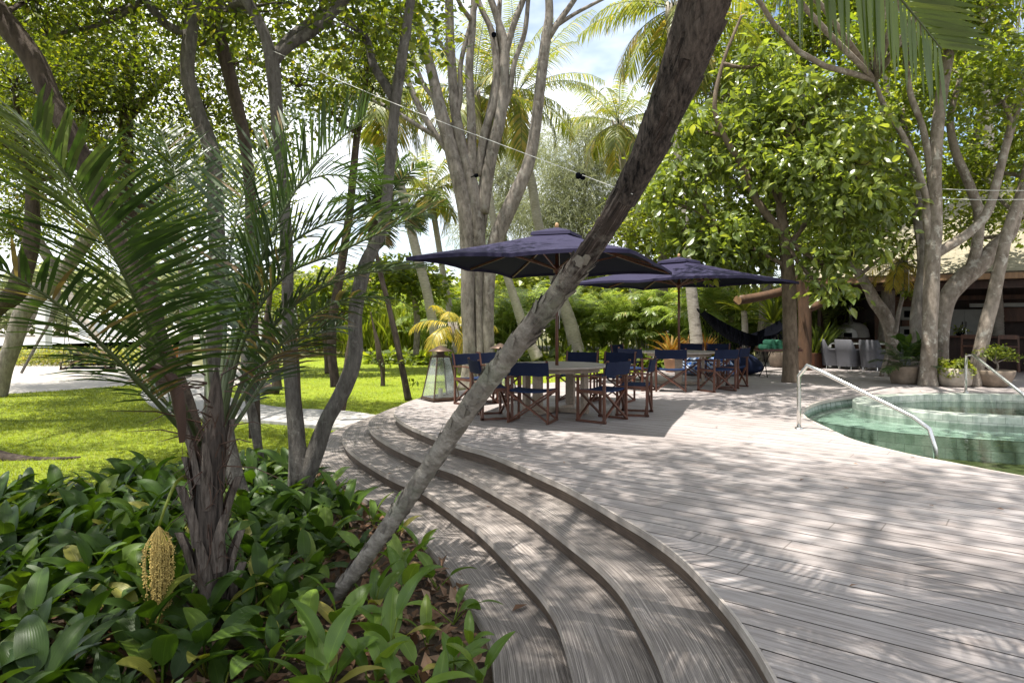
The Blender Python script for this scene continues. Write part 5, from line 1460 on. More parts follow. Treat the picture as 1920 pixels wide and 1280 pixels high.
tree('crooked_tree', 'dark shaggy trunk slanting in from the upper left corner', [stem(7.6, [(385, 880, 30), (338, 730, 30), (268, 560, 32), (200, 400, 34), (134, 255, 36), (98, 190, 36), (60, 110, 38), (0, 30, 44), (-60, -60, 40), (-140, -180, 28)])], M['bark_dark'],
     [B(-60, -80, 7.8, 1.0, 26), B(60, -40, 8.4, .9, 26), ((-6.0, 4.6, 5.8), (1.7, 1.6, .8), 90), ((-5.6, 2.6, 5.8), (1.7, 1.5, .8), 90), ((-7.2, 3.2, 5.6), (1.6, 1.5, .8), 70)], M['leaf_fine'], .10, 'slender trees over the lawn', .08, 7, 14, per=30, spread=.26, limb=.03)
# trees around the lawn at the left
tree('lawn_tree', 'curved dark tree rooted at the sand edge, leftmost trunk standing in the picture', [stem(17.5, [(-6, 742, 36), (8, 690, 30), (26, 640, 30), (42, 590, 30), (72, 555, 30), (110, 520, 28), (170, 440, 24), (230, 350, 18)]), stem(17.5, [(110, 520, 20), (60, 420, 18), (60, 320, 14)])], M['bark_grey'],
     [B(60, 330, 16.5, 1.6, 48), B(190, 230, 15.5, 1.8, 56), B(270, 360, 18, 1.6, 48), B(-30, 220, 15, 1.6, 48), B(120, 110, 14, 1.5, 48), B(20, 420, 18, 1.0, 24), B(40, 160, 20, 2.4, 90), B(180, 90, 20.5, 2.4, 90), B(-120, 120, 19, 2.4, 90), B(100, 200, 22, 2.2, 70), B(-60, 40, 18, 2.2, 70)], M['leaf_fine'], .105, 'trees shading the lawn', .06, 8, 14, per=60, spread=.36, limb=.06)
tree('lawn_tree', 'thick dark limb bending in at the left edge above the lagoon', [stem(13, [(-90, 760, 44), (-60, 640, 40), (-10, 575, 38), (25, 553, 36), (40, 520, 34), (60, 450, 28), (60, 340, 20)])], M['bark_dark'],
     [B(30, 260, 13, 1.2, 37), B(130, 300, 12.5, 1.0, 32), B(30, 130, 12, 1.2, 40), B(20, 400, 14, .9, 24)], M['leaf_fine'], .10, 'trees shading the lawn', .06, 9, 14, per=54, spread=.3, limb=.05)
tree('lawn_tree', 'tree with fine backlit leaves filling the upper left above the date palm', [stem(15, [(300, 735, 34), (290, 600, 32), (270, 480, 30), (240, 390, 28), (238, 200, 24), (255, 100, 18)]), stem(15, [(238, 205, 16), (170, 130, 14), (90, 100, 10)]), stem(15, [(240, 220, 16), (330, 130, 14), (420, 90, 10)])], M['bark_dark'],
     [B(250, 90, 14, 1.5, 53), B(380, 180, 14.5, 1.5, 48), B(150, 180, 14, 1.3, 44), B(440, 90, 13.5, 1.2, 35), B(330, 290, 15.5, 1.4, 40), B(500, 260, 15.5, 1.1, 27), B(560, 130, 14, 1.3, 37), ((-9.5, 9.0, 8.2), (2.4, .8, .6), 50), ((-6.6, 10.6, 8.0), (2.0, .8, .6), 40), ((-11.5, 11.5, 8.8), (2.4, .9, .6), 50), ((-8.2, 13.2, 9.2), (2.2, .8, .6), 40), ((-5.0, 8.0, 7.6), (1.4, .7, .5), 26)], M['leaf_fine'], .10, 'trees shading the lawn', .06, 10, 12, per=58, spread=.32, limb=.045)
tree('lawn_tree', 'sunny yellow green tree behind the crooked trunks over the path', [stem(24, [(345, 705, 26), (350, 600, 24), (345, 500, 22), (330, 420, 18), (320, 330, 12)])], M['bark_grey'],
     [B(300, 400, 24, 2.2, 48), B(420, 340, 25, 2.2, 48), B(200, 420, 24, 1.8, 40), B(360, 250, 24, 2.2, 45), B(480, 420, 26, 1.6, 29)], M['leaf_lime'], .18, 'trees shading the lawn', .06, 12, 10, per=34, spread=.45, limb=.06)
tree('lawn_tree', 'leafy tree crown between the fork and the multi stemmed tree, high at the top', [stem(15.5, [(628, 725, 18), (622, 620, 17), (640, 500, 16), (655, 400, 15), (670, 250, 13), (690, 120, 10)])], M['bark_dark'],
     [B(690, 90, 14.5, 1.1, 37), B(620, 190, 15, .9, 24), B(740, 30, 14, 1.0, 29), B(700, 150, 15, .7, 18)], M['leaf_fine'], .10, 'trees shading the lawn', .06, 13, 10, per=50, spread=.28, limb=.035)
tree('lawn_tree', 'low spreading tree with round leaves whose branch crosses in front of the villa', [stem(27, [(780, 665, 12), (782, 600, 12), (776, 560, 11), (760, 535, 9)]), stem(27, [(772, 548, 8), (700, 540, 8), (640, 575, 7), (600, 590, 6)])], M['bark_grey'],
     [B(745, 520, 27, 1.3, 44, rz=.7), B(800, 535, 27, 1.0, 34, rz=.7), B(660, 560, 27, .9, 24, rz=.6), B(610, 580, 27, 1.0, 26, rz=.6), B(705, 515, 27, .8, 22, rz=.6)], M['leaf_mid'], .24, 'trees shading the lawn', .06, 14, 8, per=26, spread=.38, limb=.04)
tree('lawn_tree', 'small dark stemmed tree with low crown in the mid lawn behind the fork', [stem(24, [(617, 700, 17), (614, 650, 15), (605, 600, 13), (590, 560, 10)]), stem(24, [(612, 640, 9), (640, 590, 8), (660, 570, 6)])], M['bark_dark'],
     [B(590, 545, 24, 1.3, 40, rz=.8), B(650, 545, 24, 1.0, 28, rz=.7), B(545, 570, 24, 1.2, 34, rz=.8)], M['leaf_mid'], .2, 'trees shading the lawn', .06, 15, 8, per=28, spread=.36, limb=.035)
# bare stems on the lawn
def pole_tree(name, lab, pts, Y, m, grp, leafs=(), seed=1):
    P, R = stem(Y, pts); t = thing(name, lab, 'tree trunk', tuple(P[0]), 0, grp)
    b = MB(); b.tube(P - P[0], R, 10, 60, .10, seed); obj('trunk', b, m, t, smooth=True)
    if leafs:
        b = MB(); rg = np.random.default_rng(seed)
        for px, py, n in leafs: scatter_leaves(b, rg, W(px, py, Y) - P[0] + rg.normal(0, 1, (n, 3)) * (.12, .08, .06), .14, .45, DIA)
        obj('sprout', b, M['leaf_mid'], t)
g_ = 'bare stems on the sunny lawn'
pole_tree('slim_tree', 'slim black trunk leaning between the bent stem and the glass lantern', [(766, 750, 13), (754, 690, 12), (744, 640, 11), (728, 570, 10), (714, 515, 9), (700, 440, 8), (690, 360, 6)], 16.6, M['bark_dark'], g_, ((760, 676, 22), (776, 716, 16)), 3)
pole_tree('slim_tree', 'short stump like trunk with a grey frayed upper half on the lawn', [(718, 724, 9), (717, 690, 9), (712, 672, 12), (708, 645, 10), (700, 610, 4), (695, 585, 2)], 20.4, M['bark_dark'], g_, ((718, 672, 24), (722, 682, 10)), 4)
pole_tree('slim_tree', 'curved dark trunk touching the path behind the straight fork stem', [(520, 730, 18), (516, 690, 15), (508, 660, 13), (500, 620, 12), (505, 560, 10), (515, 500, 8)], 18, M['bark_dark'], g_, (), 5)
pole_tree('slim_tree', 'low black trunk lying bent like a hook on the lawn by the path', [(522, 731, 20), (498, 728, 22), (480, 712, 18), (468, 690, 14), (462, 650, 12), (470, 600, 10)], 18.2, M['bark_dark'], g_, (), 6)
pole_tree('slim_tree', 'thin grey leaning trunk close behind the date palm boots', [(472, 975, 30), (448, 915, 30), (430, 840, 28), (418, 760, 26), (410, 690, 22)], 6.6, M['bark_fork'], g_, (), 7)
pole_tree('slim_tree', 'thin ringed trunk bending up between date palm and forked tree', [(490, 905, 17), (486, 850, 17), (474, 780, 17), (462, 720, 15), (458, 640, 13)], 8.2, M['bark_fork'], g_, (), 8)
pole_tree('slim_tree', 'slender dark stem just behind the straight stem of the fork', [(566, 900, 20), (562, 820, 20), (556, 740, 18), (552, 660, 15), (548, 560, 12)], 7.6, M['bark_dark'], g_, (), 18)
pole_tree('dry_stalk', 'dry palm stalk leaning over the sand, left of the swing', [(40, 699, 5), (72, 640, 5), (92, 605, 6), (104, 575, 12), (110, 520, 8)], 21, M['bark_grey'], 'dry leaning stalks by the swing', (), 9)
pole_tree('dry_stalk', 'dry palm stalk with orange lichen crossing the left trunk', [(26, 664, 5), (44, 632, 5), (58, 605, 6), (64, 580, 12), (66, 530, 8)], 23, M['bark_grey'], 'dry leaning stalks by the swing', (), 10)
pole_tree('beach_palm', 'pale slanting trunk beside the swing, nearest the water', [(205, 690, 12), (190, 650, 11), (172, 615, 10), (150, 590, 12), (120, 530, 12)], 30, M['bark_palm'], 'pale trunks beyond the swing', (), 11)
pole_tree('beach_palm', 'pale upright trunk by the orange crate', [(268, 690, 13), (270, 640, 12), (262, 580, 12), (250, 520, 10)], 28, M['bark_palm'], 'pale trunks beyond the swing', (), 12)
P, R = stem(9.6, [(-120, 800, 60), (-20, 838, 44), (40, 852, 30), (100, 850, 18), (150, 842, 6)])
o = MB(); o.tube(P - P[0], R, 12, 60, .12, 3); o = obj('fallen_log', o, M['bark_dark'], smooth=True); o.location = tuple(P[0]); o.location.z = -.47 - 0; tag(o, 'dark surface root lying on the lawn at the left edge', 'log')
V = np.empty(len(o.data.vertices) * 3); o.data.vertices.foreach_get('co', V); V = V.reshape(-1, 3); V[:, 2] = V[:, 2] * .5 - V[:, 2].mean() * .5; o.data.vertices.foreach_set('co', V.ravel()); o.data.update()

# ---------------------------------------------------------------- many stemmed tree behind the tables
YC = 18.6
cs = [stem(YC, [(878, 732, 44), (880, 700, 30), (880, 640, 25), (877, 580, 25), (878, 500, 28), (876, 420, 32), (864, 350, 30), (846, 280, 27), (828, 215, 24), (808, 130, 19), (790, 70, 17), (778, 0, 16), (760, -120, 12)]),
      stem(YC, [(902, 728, 34), (901, 690, 18), (899, 620, 15), (898, 550, 17), (898, 470, 26), (890, 380, 28), (872, 300, 22), (854, 210, 19), (846, 110, 17), (842, 0, 16), (846, -120, 11)]),
      stem(YC, [(924, 726, 36), (919, 680, 22), (915, 600, 22), (918, 510, 25), (934, 440, 30), (962, 375, 28), (990, 310, 23), (1004, 240, 21), (1014, 150, 20), (1024, 70, 19), (1030, 20, 16), (1024, -60, 12)]),
      stem(YC, [(906, 400, 22), (914, 330, 24), (924, 280, 23), (938, 220, 22), (944, 160, 20), (946, 90, 18), (934, 40, 14), (910, -30, 12)]),
      stem(YC, [(946, 110, 13), (962, 50, 12), (984, -10, 11), (1000, -80, 8)]), stem(YC, [(930, 240, 12), (954, 180, 11), (964, 120, 10), (984, 60, 9), (992, -20, 8)]),
      stem(YC, [(886, 330, 18), (884, 230, 17), (880, 130, 15), (886, 50, 13), (892, -60, 10)]),
      stem(YC, [(896, 330, 16), (908, 250, 15), (928, 190, 15), (932, 130, 15), (922, 60, 12), (900, 10, 10), (880, -60, 8)]),
      stem(YC, [(842, 260, 11), (862, 190, 10), (864, 120, 9), (884, 40, 9), (900, -20, 7)]), stem(YC, [(852, 300, 12), (802, 230, 12), (768, 160, 11), (742, 80, 10), (715, 30, 8)]),
      stem(YC, [(842, 268, 10), (790, 240, 9), (750, 215, 8), (690, 185, 7), (630, 180, 5)]), stem(YC, [(818, 190, 9), (790, 150, 8), (764, 60, 8), (775, -30, 7)]),
      stem(YC, [(1028, 70, 14), (1052, 35, 11), (1080, -5, 10), (1110, -60, 7)]), stem(YC, [(1044, 48, 8), (1080, 25, 7), (1120, 4, 6), (1150, -10, 4)]),
      stem(YC + .3, [(892, 715, 18), (890, 600, 13), (893, 500, 15), (904, 410, 20), (908, 330, 18), (914, 240, 15), (930, 140, 12), (937, 0, 9)])]
TC = tree('many_stemmed_tree', 'big grey tree of many upright fused stems behind the nearer umbrella', cs, M['bark_grey'],
     [B(770, -80, 18, 1.8, 50), B(950, -140, 18, 1.8, 40), B(720, 40, 18.6, .8, 18), B(1080, -120, 17, 1.5, 28), B(850, -120, 17, 1.8, 40), B(815, 60, 18, .45, 7)], M['leaf_fine'], .10, None, .035, 16, 16, per=30, spread=.35, limb=.05, step=.16)
t = thing('spot_lamp', 'round black spot lamp strapped high on the many stemmed tree', 'lamp', tuple(W(926, 66, YC - .25)), 0, 'spot lamps on the tree')
b = MB(); b.lathe([(.001, -.05), (.06, -.05), (.068, .04), (.055, .05), (.05, .02), (.001, .02)], 20); V = b.V[-1]; b.V[-1] = np.stack([V[:, 0], -V[:, 2], V[:, 1]], 1); obj('housing', b, M['black'], t, smooth=True)
b = MB(); b.lathe([(.001, .03), (.05, .03)], 16); V = b.V[-1]; b.V[-1] = np.stack([V[:, 0], -V[:, 2], V[:, 1]], 1); obj('lens', b, M['black'], t)
b = MB(); b.tube([(0, .05, 0), (0, .2, -.05)], .02, 6); obj('bracket', b, M['black'], t)
t = copy_tree(t, tuple(W(893, 329, YC - .5)), rad(70), 'small spot lamp pointing sideways at the crotch of the many stemmed tree'); t.scale = (.8, .8, .8)

# ---------------------------------------------------------------- broad leaved tree by the tray table
YM = 15.9
ms = [stem(YM, [(1483, 718, 34), (1482, 690, 28), (1481, 600, 26), (1478, 520, 25), (1472, 450, 22), (1465, 390, 18), (1468, 320, 14), (1480, 240, 10)]), stem(YM, [(1470, 440, 14), (1425, 385, 15), (1390, 310, 14), (1358, 255, 11), (1340, 200, 9), (1355, 120, 7), (1390, 30, 5)]),
      stem(YM, [(1473, 470, 12), (1510, 420, 10), (1560, 370, 8), (1610, 330, 6)]), stem(YM, [(1475, 500, 9), (1420, 470, 7), (1350, 440, 5)])]
mb_ = [B(1300, 330, 16.4, 1.0, 24), B(1390, 250, 16.6, 1.15, 30), B(1500, 215, 15.8, 1.2, 32), B(1600, 280, 15.4, 1.1, 30), B(1590, 385, 15.1, 1.0, 30), B(1440, 310, 15.8, 1.0, 26), B(1650, 360, 15.6, .75, 16), B(1270, 430, 16.4, .75, 18), B(1350, 445, 16.0, .95, 28), B(1610, 460, 15.2, .6, 12), B(1310, 230, 16.6, .8, 14),
       B(1405, 455, 16.2, .8, 22), B(1440, 165, 16.6, .9, 16), B(1550, 165, 16, .8, 14), B(1240, 360, 16.7, .6, 10), B(1550, 490, 15.2, .5, 10), B(1560, 545, 14.8, .30, 5), B(1330, 490, 16.2, .5, 10), B(1400, 505, 16.4, .4, 6), B(1420, 110, 16, .7, 10), B(1530, 320, 15.1, .9, 22)]
tree('broad_leaved_tree', 'broad leaved bushy tree with a straight trunk growing through the deck by the tray table', ms, M['bark_tan'], mb_, M['leaf_big'], .21, None, .04, 22, 14, per=26, spread=.23, limb=.04, tpl=BIG, width=.5, hang=.55, up=.8)

# ---------------------------------------------------------------- trees growing through the deck at the right
YR = 15.0
tree('deck_tree', 'tall grey trunk standing by the pool between the fern pot and the lime planter', [stem(YR, [(1740, 724, 37), (1740, 700, 30), (1743, 620, 27), (1746, 560, 27), (1748, 480, 28), (1752, 420, 26), (1752, 340, 25), (1756, 260, 22), (1768, 160, 21), (1785, 70, 19), (1805, -20, 18), (1830, -140, 12)]),
      stem(YR, [(1750, 480, 18), (1768, 468, 18), (1812, 440, 17), (1850, 400, 16), (1872, 330, 15), (1890, 260, 14), (1925, 150, 13), (1960, 60, 11)]),
      stem(YR, [(1744, 470, 14), (1738, 410, 15), (1736, 370, 13), (1718, 310, 12), (1690, 250, 11), (1660, 205, 10), (1640, 150, 7)]), stem(YR, [(1746, 380, 13), (1744, 320, 13), (1730, 240, 12), (1708, 180, 11), (1700, 120, 8)])],
     M['bark_pale'], [B(1700, 60, 15, 1.1, 40), B(1830, 20, 14.6, 1.2, 46), B(1880, 170, 14.6, .9, 30), B(1640, 90, 15.5, .9, 26), ((3.4, 12.4, 9.4), (1.8, 1.5, .8), 66), ((1.4, 10.8, 9.0), (1.5, 1.3, .8), 36), ((2.6, 9.6, 9.2), (1.1, .9, .6), 18), ((5.0, 10.6, 9.6), (1.3, 1.2, .7), 34), ((8.0, 11.5, 8.8), (2.0, 1.8, .9), 46), ((5.6, 9.0, 8.6), (1.7, 1.5, .8), 30), B(1900, -60, 14, 1.4, 40), ((7.2, 7.4, 7.6), (1.8, 1.6, .8), 36)], M['leaf_mid'], .16, 'trees growing through the deck', .04, 23, 14, per=28, spread=.33, limb=.05)
tree('deck_tree', 'darker trunk close behind and left of the tall grey trunk', [stem(16.4, [(1724, 710, 26), (1721, 650, 23), (1718, 600, 23), (1726, 545, 23), (1733, 500, 23), (1730, 450, 23), (1722, 400, 21), (1718, 340, 18), (1690, 220, 12)])], M['bark_grey'],
     [B(1700, 170, 16.6, 1.1, 34), B(1660, 270, 17, 1.0, 30)], M['leaf_mid'], .16, 'trees growing through the deck', .05, 24, 14, per=28, spread=.33, limb=.04)
tree('deck_tree', 'thick brown trunk right behind the tall one, forking to a heavy right limb', [stem(15.8, [(1764, 715, 30), (1765, 660, 26), (1767, 610, 26), (1776, 560, 30), (1800, 528, 33), (1832, 500, 32), (1862, 470, 30), (1890, 440, 26), (1905, 400, 23), (1925, 330, 21), (1945, 240, 18)]),
      stem(15.8, [(1820, 505, 21), (1832, 460, 19), (1835, 400, 18), (1815, 340, 16), (1790, 280, 15), (1782, 220, 12), (1800, 150, 9)])], M['bark_pale'],
     [B(1860, 340, 17, 1.0, 30), B(1930, 230, 16, 1.2, 36), B(1800, 120, 16.5, 1.0, 28), B(1780, 330, 18, .8, 20), B(1800, 420, 17.5, .7, 18), B(1900, 400, 17.5, .7, 18), B(1850, 300, 17, .9, 24)], M['leaf_mid'], .16, 'trees growing through the deck', .05, 25, 14, per=28, spread=.33, limb=.04)
tree('deck_tree', 'pale lichen covered trunk leaning right behind the pool rail', [stem(14.9, [(1822, 724, 32), (1828, 700, 28), (1840, 650, 25), (1850, 605, 24), (1862, 560, 22), (1874, 500, 21), (1888, 440, 19), (1905, 390, 18), (1940, 320, 16), (1990, 220, 12)])], M['bark_pale'],
     [B(2000, 160, 15, 1.2, 20), B(1930, 110, 15.5, .9, 26)], M['leaf_mid'], .16, 'trees growing through the deck', .05, 26, 14, per=28, spread=.33, limb=.04)
tree('deck_tree', 'bent trunk leaning left in front of the wicker chairs', [stem(17.6, [(1676, 712, 21), (1674, 660, 21), (1670, 620, 23), (1658, 590, 24), (1640, 565, 23), (1628, 540, 19), (1612, 515, 17), (1596, 490, 14), (1585, 450, 11), (1580, 400, 9)]), stem(17.6, [(1652, 706, 8), (1659, 680, 8), (1668, 655, 9), (1672, 640, 9)])], M['bark_pale'],
     [B(1570, 360, 18, 1.1, 34), B(1620, 300, 18.5, 1.1, 30), B(1540, 440, 18, .7, 18), B(1610, 430, 17, .7, 20), B(1660, 390, 17, .8, 24), B(1690, 455, 17, .5, 10)], M['leaf_mid'], .16, 'trees growing through the deck', .05, 27, 12, per=28, spread=.33, limb=.04)
P, R = stem(17.2, [(1679, 624, 9), (1684, 590, 8), (1691, 560, 7), (1693, 535, 8), (1692, 505, 9)])
palm('young_palm', 'small stringy palm perched on the bent trunk in front of the pavilion roof', P, R, 16, 1.0, .30, M['frond_yellow'], 'bark_grey', 51, None, (70, -50), (1.2, 1.8), .02, 26, .6, .1, cat='palm')
# tree standing behind the viewpoint whose high crown dapples the deck and steps
P0 = np.array([(5.6, -2.4, 0.0), (5.5, -2.2, 2.2), (5.1, -1.6, 4.6), (4.2, -1.2, 7.6), (2.8, -.4, 10.2), (1.6, .8, 12.6)])
P1 = np.array([(5.3, -1.9, 3.6), (5.4, -.4, 7.2), (4.8, 1.4, 10.2), (4.0, 3.2, 12.6)])
P2 = np.array([(4.5, -1.2, 6.6), (2.6, -1.2, 9.6), (.2, -.2, 12.0), (-1.2, 1.6, 12.8)])
ov = [((-2.6, 1.6, 12.9), (1.4, 1.3, .7), 62), ((-1.5, .4, 12.7), (1.4, 1.2, .7), 30), ((-0.4, 1.7, 13.3), (1.5, 1.3, .7), 36), ((1.3, 1.4, 13.5), (1.5, 1.3, .7), 36), ((-1.6, 3.5, 13.5), (1.4, 1.3, .7), 50), ((0.3, 3.8, 13.6), (1.5, 1.2, .7), 52), ((2.1, 3.5, 13.5), (1.4, 1.3, .7), 44), ((-2.5, 1.1, 13.1), (1.4, 1.2, .7), 50),
      ((-1.2, 5.4, 13.7), (1.2, .8, .6), 26), ((3.8, 5.0, 13.3), (1.6, 1.5, .8), 50), ((3.2, 1.7, 13.3), (1.5, 1.3, .8), 50), ((-2.8, 5.9, 13.5), (1.1, 1.1, .6), 26), ((-1.0, -0.2, 12.9), (1.5, 1.2, .8), 50), ((1.0, -0.4, 12.9), (1.5, 1.2, .8), 46)]
tree('overhanging_tree', 'tall tree behind the viewpoint whose high crown throws dappled shade on the deck', [(P0, np.array([.24, .2, .17, .13, .09, .05])), (P1, np.array([.13, .1, .07, .04])), (P2, np.array([.11, .08, .06, .03]))], M['bark_grey'], ov, M['leaf_fine'], .125, None, .05, 71, 14, per=32, spread=.30, limb=.045)
# screen of foliage beyond the pavilion and behind the trees at the right
scr = [('shade_tree', 'dense green tree towering behind the broad leaved tree', 24, (1430, 660), [(1340, 150, 1.9, 50), (1420, 60, 2.0, 50), (1500, 90, 2.0, 50), (1580, 40, 2.0, 50), (1460, 200, 1.8, 50), (1300, 290, 1.8, 60), (1390, 320, 1.9, 60), (1490, 330, 1.9, 60), (1560, 230, 1.8, 50), (1430, 430, 1.7, 56), (1520, 440, 1.7, 56), (1340, 440, 1.6, 50), (1580, 340, 1.6, 40)], M['leaf_mid']),
       ('shade_tree', 'green tree rising directly behind the pavilion roof left end', 29, (1600, 600), [(1560, 300, 2.4, 60), (1640, 220, 2.4, 60), (1660, 340, 2.2, 50), (1600, 410, 1.8, 40), (1700, 420, 1.6, 34)], M['leaf_mid']),
       ('shade_tree', 'green tree behind the tall grey trunk over the roof ridge', 31, (1790, 590), [(1740, 160, 2.6, 60), (1820, 240, 2.6, 60), (1780, 340, 2.4, 56), (1880, 330, 2.4, 56), (1860, 130, 2.4, 50), (1960, 220, 2.6, 50), (1840, 400, 1.6, 30)], M['leaf_mid']),
       ('shade_tree', 'bright lime tree between the hedge and the broad leaved tree', 31, (1235, 620), [(1230, 400, 1.5, 46), (1290, 370, 1.6, 44), (1200, 450, 1.2, 34), (1260, 460, 1.3, 36), (1330, 420, 1.5, 34), (1160, 430, .9, 18)], M['leaf_lime']),
       ('shade_tree', 'tall loose tree at the upper right behind the hanging frond', 22, (1660, 600), [(1640, -20, 1.6, 40), (1740, -40, 1.6, 40), (1700, 100, 1.4, 30), (1560, -60, 1.6, 30)], M['leaf_mid'])]
for k, (nm, lab, Y, (bx, by), bl, m_) in enumerate(scr):
    xs = np.mean([q[0] for q in bl])
    tree(nm, lab, [stem(Y, [(bx, by + 40, 26), (bx + 5, by - 80, 24), ((bx + xs) / 2, (by + bl[0][1]) / 2, 20), (xs, bl[0][1] + 40, 12)])], M['bark_grey'], [B(q[0], q[1], Y + RG.uniform(-1, 1), q[2], q[3]) for q in bl], m_, .21, 'leafy trees closing the view', .05, 60 + k, 10, per=34, spread=.48, limb=.06)

# ---------------------------------------------------------------- coconut palms
cg = 'coconut palms behind the tables'
def coco(lab, pts, Y, seed, L=4.3, nf=24, **kw):
    P, R = stem(Y, pts); palm('coconut_palm', lab, P, R, nf, L, .75, M['frond_coco'], 'bark_palm', seed, cg, (78, -42), (.8, 1.7), .05, 46, .75, .05, **kw)
coco('tall coconut palm with its crown behind the stems of the grey tree', [(1084, 668, 30), (1070, 610, 26), (1050, 550, 22), (1012, 430, 18), (998, 350, 17), (980, 265, 17), (968, 185, 18)], 29, 1, 4.6, 26)
coco('coconut palm whose bright crown opens in the sky gap left of the leaning trunk', [(1206, 668, 24), (1198, 600, 21), (1188, 530, 18), (1178, 420, 15), (1170, 330, 13), (1160, 235, 13)], 33, 2, 3.4, 20)
coco('coconut palm with thick trunk holding the hammock end', [(1312, 690, 34), (1306, 640, 24), (1298, 560, 21), (1287, 450, 18), (1276, 330, 17), (1266, 220, 16), (1258, 90, 15), (1262, 20, 15)], 21.5, 3, 3.8, 20)
coco('slender coconut palm curving out left of the leaning trunk, behind the table', [(1008, 672, 24), (985, 625, 18), (968, 570, 17), (950, 515, 15), (932, 450, 13), (918, 370, 13), (905, 280, 12), (890, 180, 12)], 27, 4, 3.8, 20)
coco('coconut palm between lantern and grey tree, leaning left at the top', [(822, 672, 20), (812, 610, 18), (800, 545, 18), (784, 485, 18), (768, 420, 17), (752, 350, 16), (735, 270, 16), (718, 190, 17)], 25, 5, 3.2, 20)
coco('thin coconut palm right of the lantern with a small low crown', [(862, 668, 18), (850, 620, 14), (838, 550, 12), (827, 490, 11), (818, 430, 11), (806, 365, 12)], 30, 6, 2.6, 18)
coco('coconut palm seen through the leaves of the broad leaved tree', [(1380, 668, 20), (1372, 560, 18), (1366, 400, 16), (1362, 250, 15), (1356, 140, 16)], 27, 7, 3.6, 20)
coco('coconut palm at the upper right, its pale trunk behind the branching limbs', [(1872, 640, 20), (1866, 480, 19), (1856, 300, 18), (1848, 150, 17), (1838, 20, 17), (1830, -60, 17)], 21, 8, 3.8, 20)
coco('coconut palm high above the pavilion with only its trunk and lower fronds showing', [(1520, 640, 20), (1512, 420, 18), (1505, 200, 17), (1498, 60, 17), (1494, -20, 17)], 26, 9, 3.6, 20)
P, R = stem(21.5, [(862, 700, 8), (862, 672, 8), (858, 640, 9), (852, 618, 9)])
palm('young_palm', 'small yellowing palm on the lawn right behind the glass lantern', P, R, 11, 1.7, .42, M['frond_yellow'], 'bark_grey', 52, None, (60, -20), (1.3, 2.0), .035, 26, .8, .05, cat='palm')
P, R = stem(13.0, [(640, 768, 16), (660, 640, 16), (690, 490, 17), (716, 400, 20)])
palm('fan_topped_palm', 'dark green feather palm behind the bent stem, tips browned', P, R, 20, 1.35, .42, M['frond_near'], 'bark_dark', 53, None, (80, -20), (.9, 1.5), .03, 36, .25, .3, cat='palm tree')

# areca hedge
def areca(seed, h):
    t = thing('areca_palm', 'x', 'palm'); rg = np.random.default_rng(seed); lb, rb = MB(), MB()
    for k in range(11):
        a = rg.uniform(0, 6.28); r = rg.uniform(0, .8); o = np.array((r * math.cos(a), r * math.sin(a), 0)); hh = h * rg.uniform(.12, .58)
        lean = np.array((math.cos(a), math.sin(a), 0)) * hh * rg.uniform(.05, .25)
        tp = o + lean + (0, 0, hh); rb.tube([o, o + lean * .4 + (0, 0, hh * .5), tp], [.035, .03, .022], 6)
        for j in range(5):
            az = rg.uniform(0, 6.28); frond(lb, arc(tp, az, rad(rg.uniform(48, 86)), h * rg.uniform(.38, .56), rg.uniform(1.2, 2.4)), 22, .50, .045, .45, .8, .55, .012, rg, .18, None, 0, rb, .04)
    obj('trunk', rb, M['leaf_lime'], t, smooth=True); obj('crown', lb, M['frond_areca'], t); return t
prot = [areca(1, 3.6), areca(2, 4.0), areca(3, 3.3)]
hl = ['behind the leaning trunk', 'left of the umbrella pole', 'between the two tables', 'right of the nearer umbrella pole', 'under the far umbrella left tip', 'beside the pale palm trunk', 'behind the orange strap plants', 'by the hammock palm', 'behind the hammock', 'at the far end of the hammock',
      'beside the log post', 'behind the many stemmed tree', 'just right of the many stemmed tree', 'left of the many stemmed tree', 'behind the small yellow palm', 'under the villa side of the hedge', 'second row behind the umbrella pole', 'second row over the far table', 'second row behind the hammock', 'beyond the log beam', 'second row left of the grey tree']
hx = [(985, 31), (1030, 33), (1072, 31.5), (1125, 32), (1165, 30.5), (1210, 31), (1262, 28.5), (1300, 28), (1352, 25.5), (1418, 25.5), (1540, 24.5), (905, 32), (948, 30), (856, 33), (812, 34.5), (780, 37), (1060, 36), (1150, 36), (1330, 31), (1455, 28), (870, 37)]
used = set()
for k, ((px, Y), l) in enumerate(zip(hx, hl)):
    q = k % 3; p = ((px - CX) / FPX * Y, Y, -.56); lab = 'feathery areca palm clump of the hedge, ' + l; g = 'areca palms of the garden hedge'
    if q not in used: used.add(q); o = prot[q]; o.location = p; o['label'] = lab; o['group'] = g; o.rotation_euler = (0, 0, RG.uniform(0, 6)); o.scale = (1.1,) * 3
    else: copy_tree(prot[q], p, RG.uniform(0, 6), lab, g, RG.uniform(.95, 1.25))
# reeds / ginger stand at the left of the hedge
rg = np.random.default_rng(5); b = MB()
n = 2600; px = rg.uniform(560, 800, n); Y = rg.uniform(36, 42, n)
Pq = np.stack([(px - CX) / FPX * Y, Y, np.full(n, -.5) + rg.uniform(0, 1.4, n)], 1)
a = rg.uniform(0, 6.28, n); scatter_leaves(b, rg, Pq, 1.5, .07, DIA, np.stack([np.cos(a) * .5, np.sin(a) * .5, np.full(n, 1.6)], 1), .3, -1.0)
tag(obj('reed_bed', b, M['leaf_lime']), 'bright stand of tall reeds at the far edge of the lawn', 'reeds', None, 'stuff')
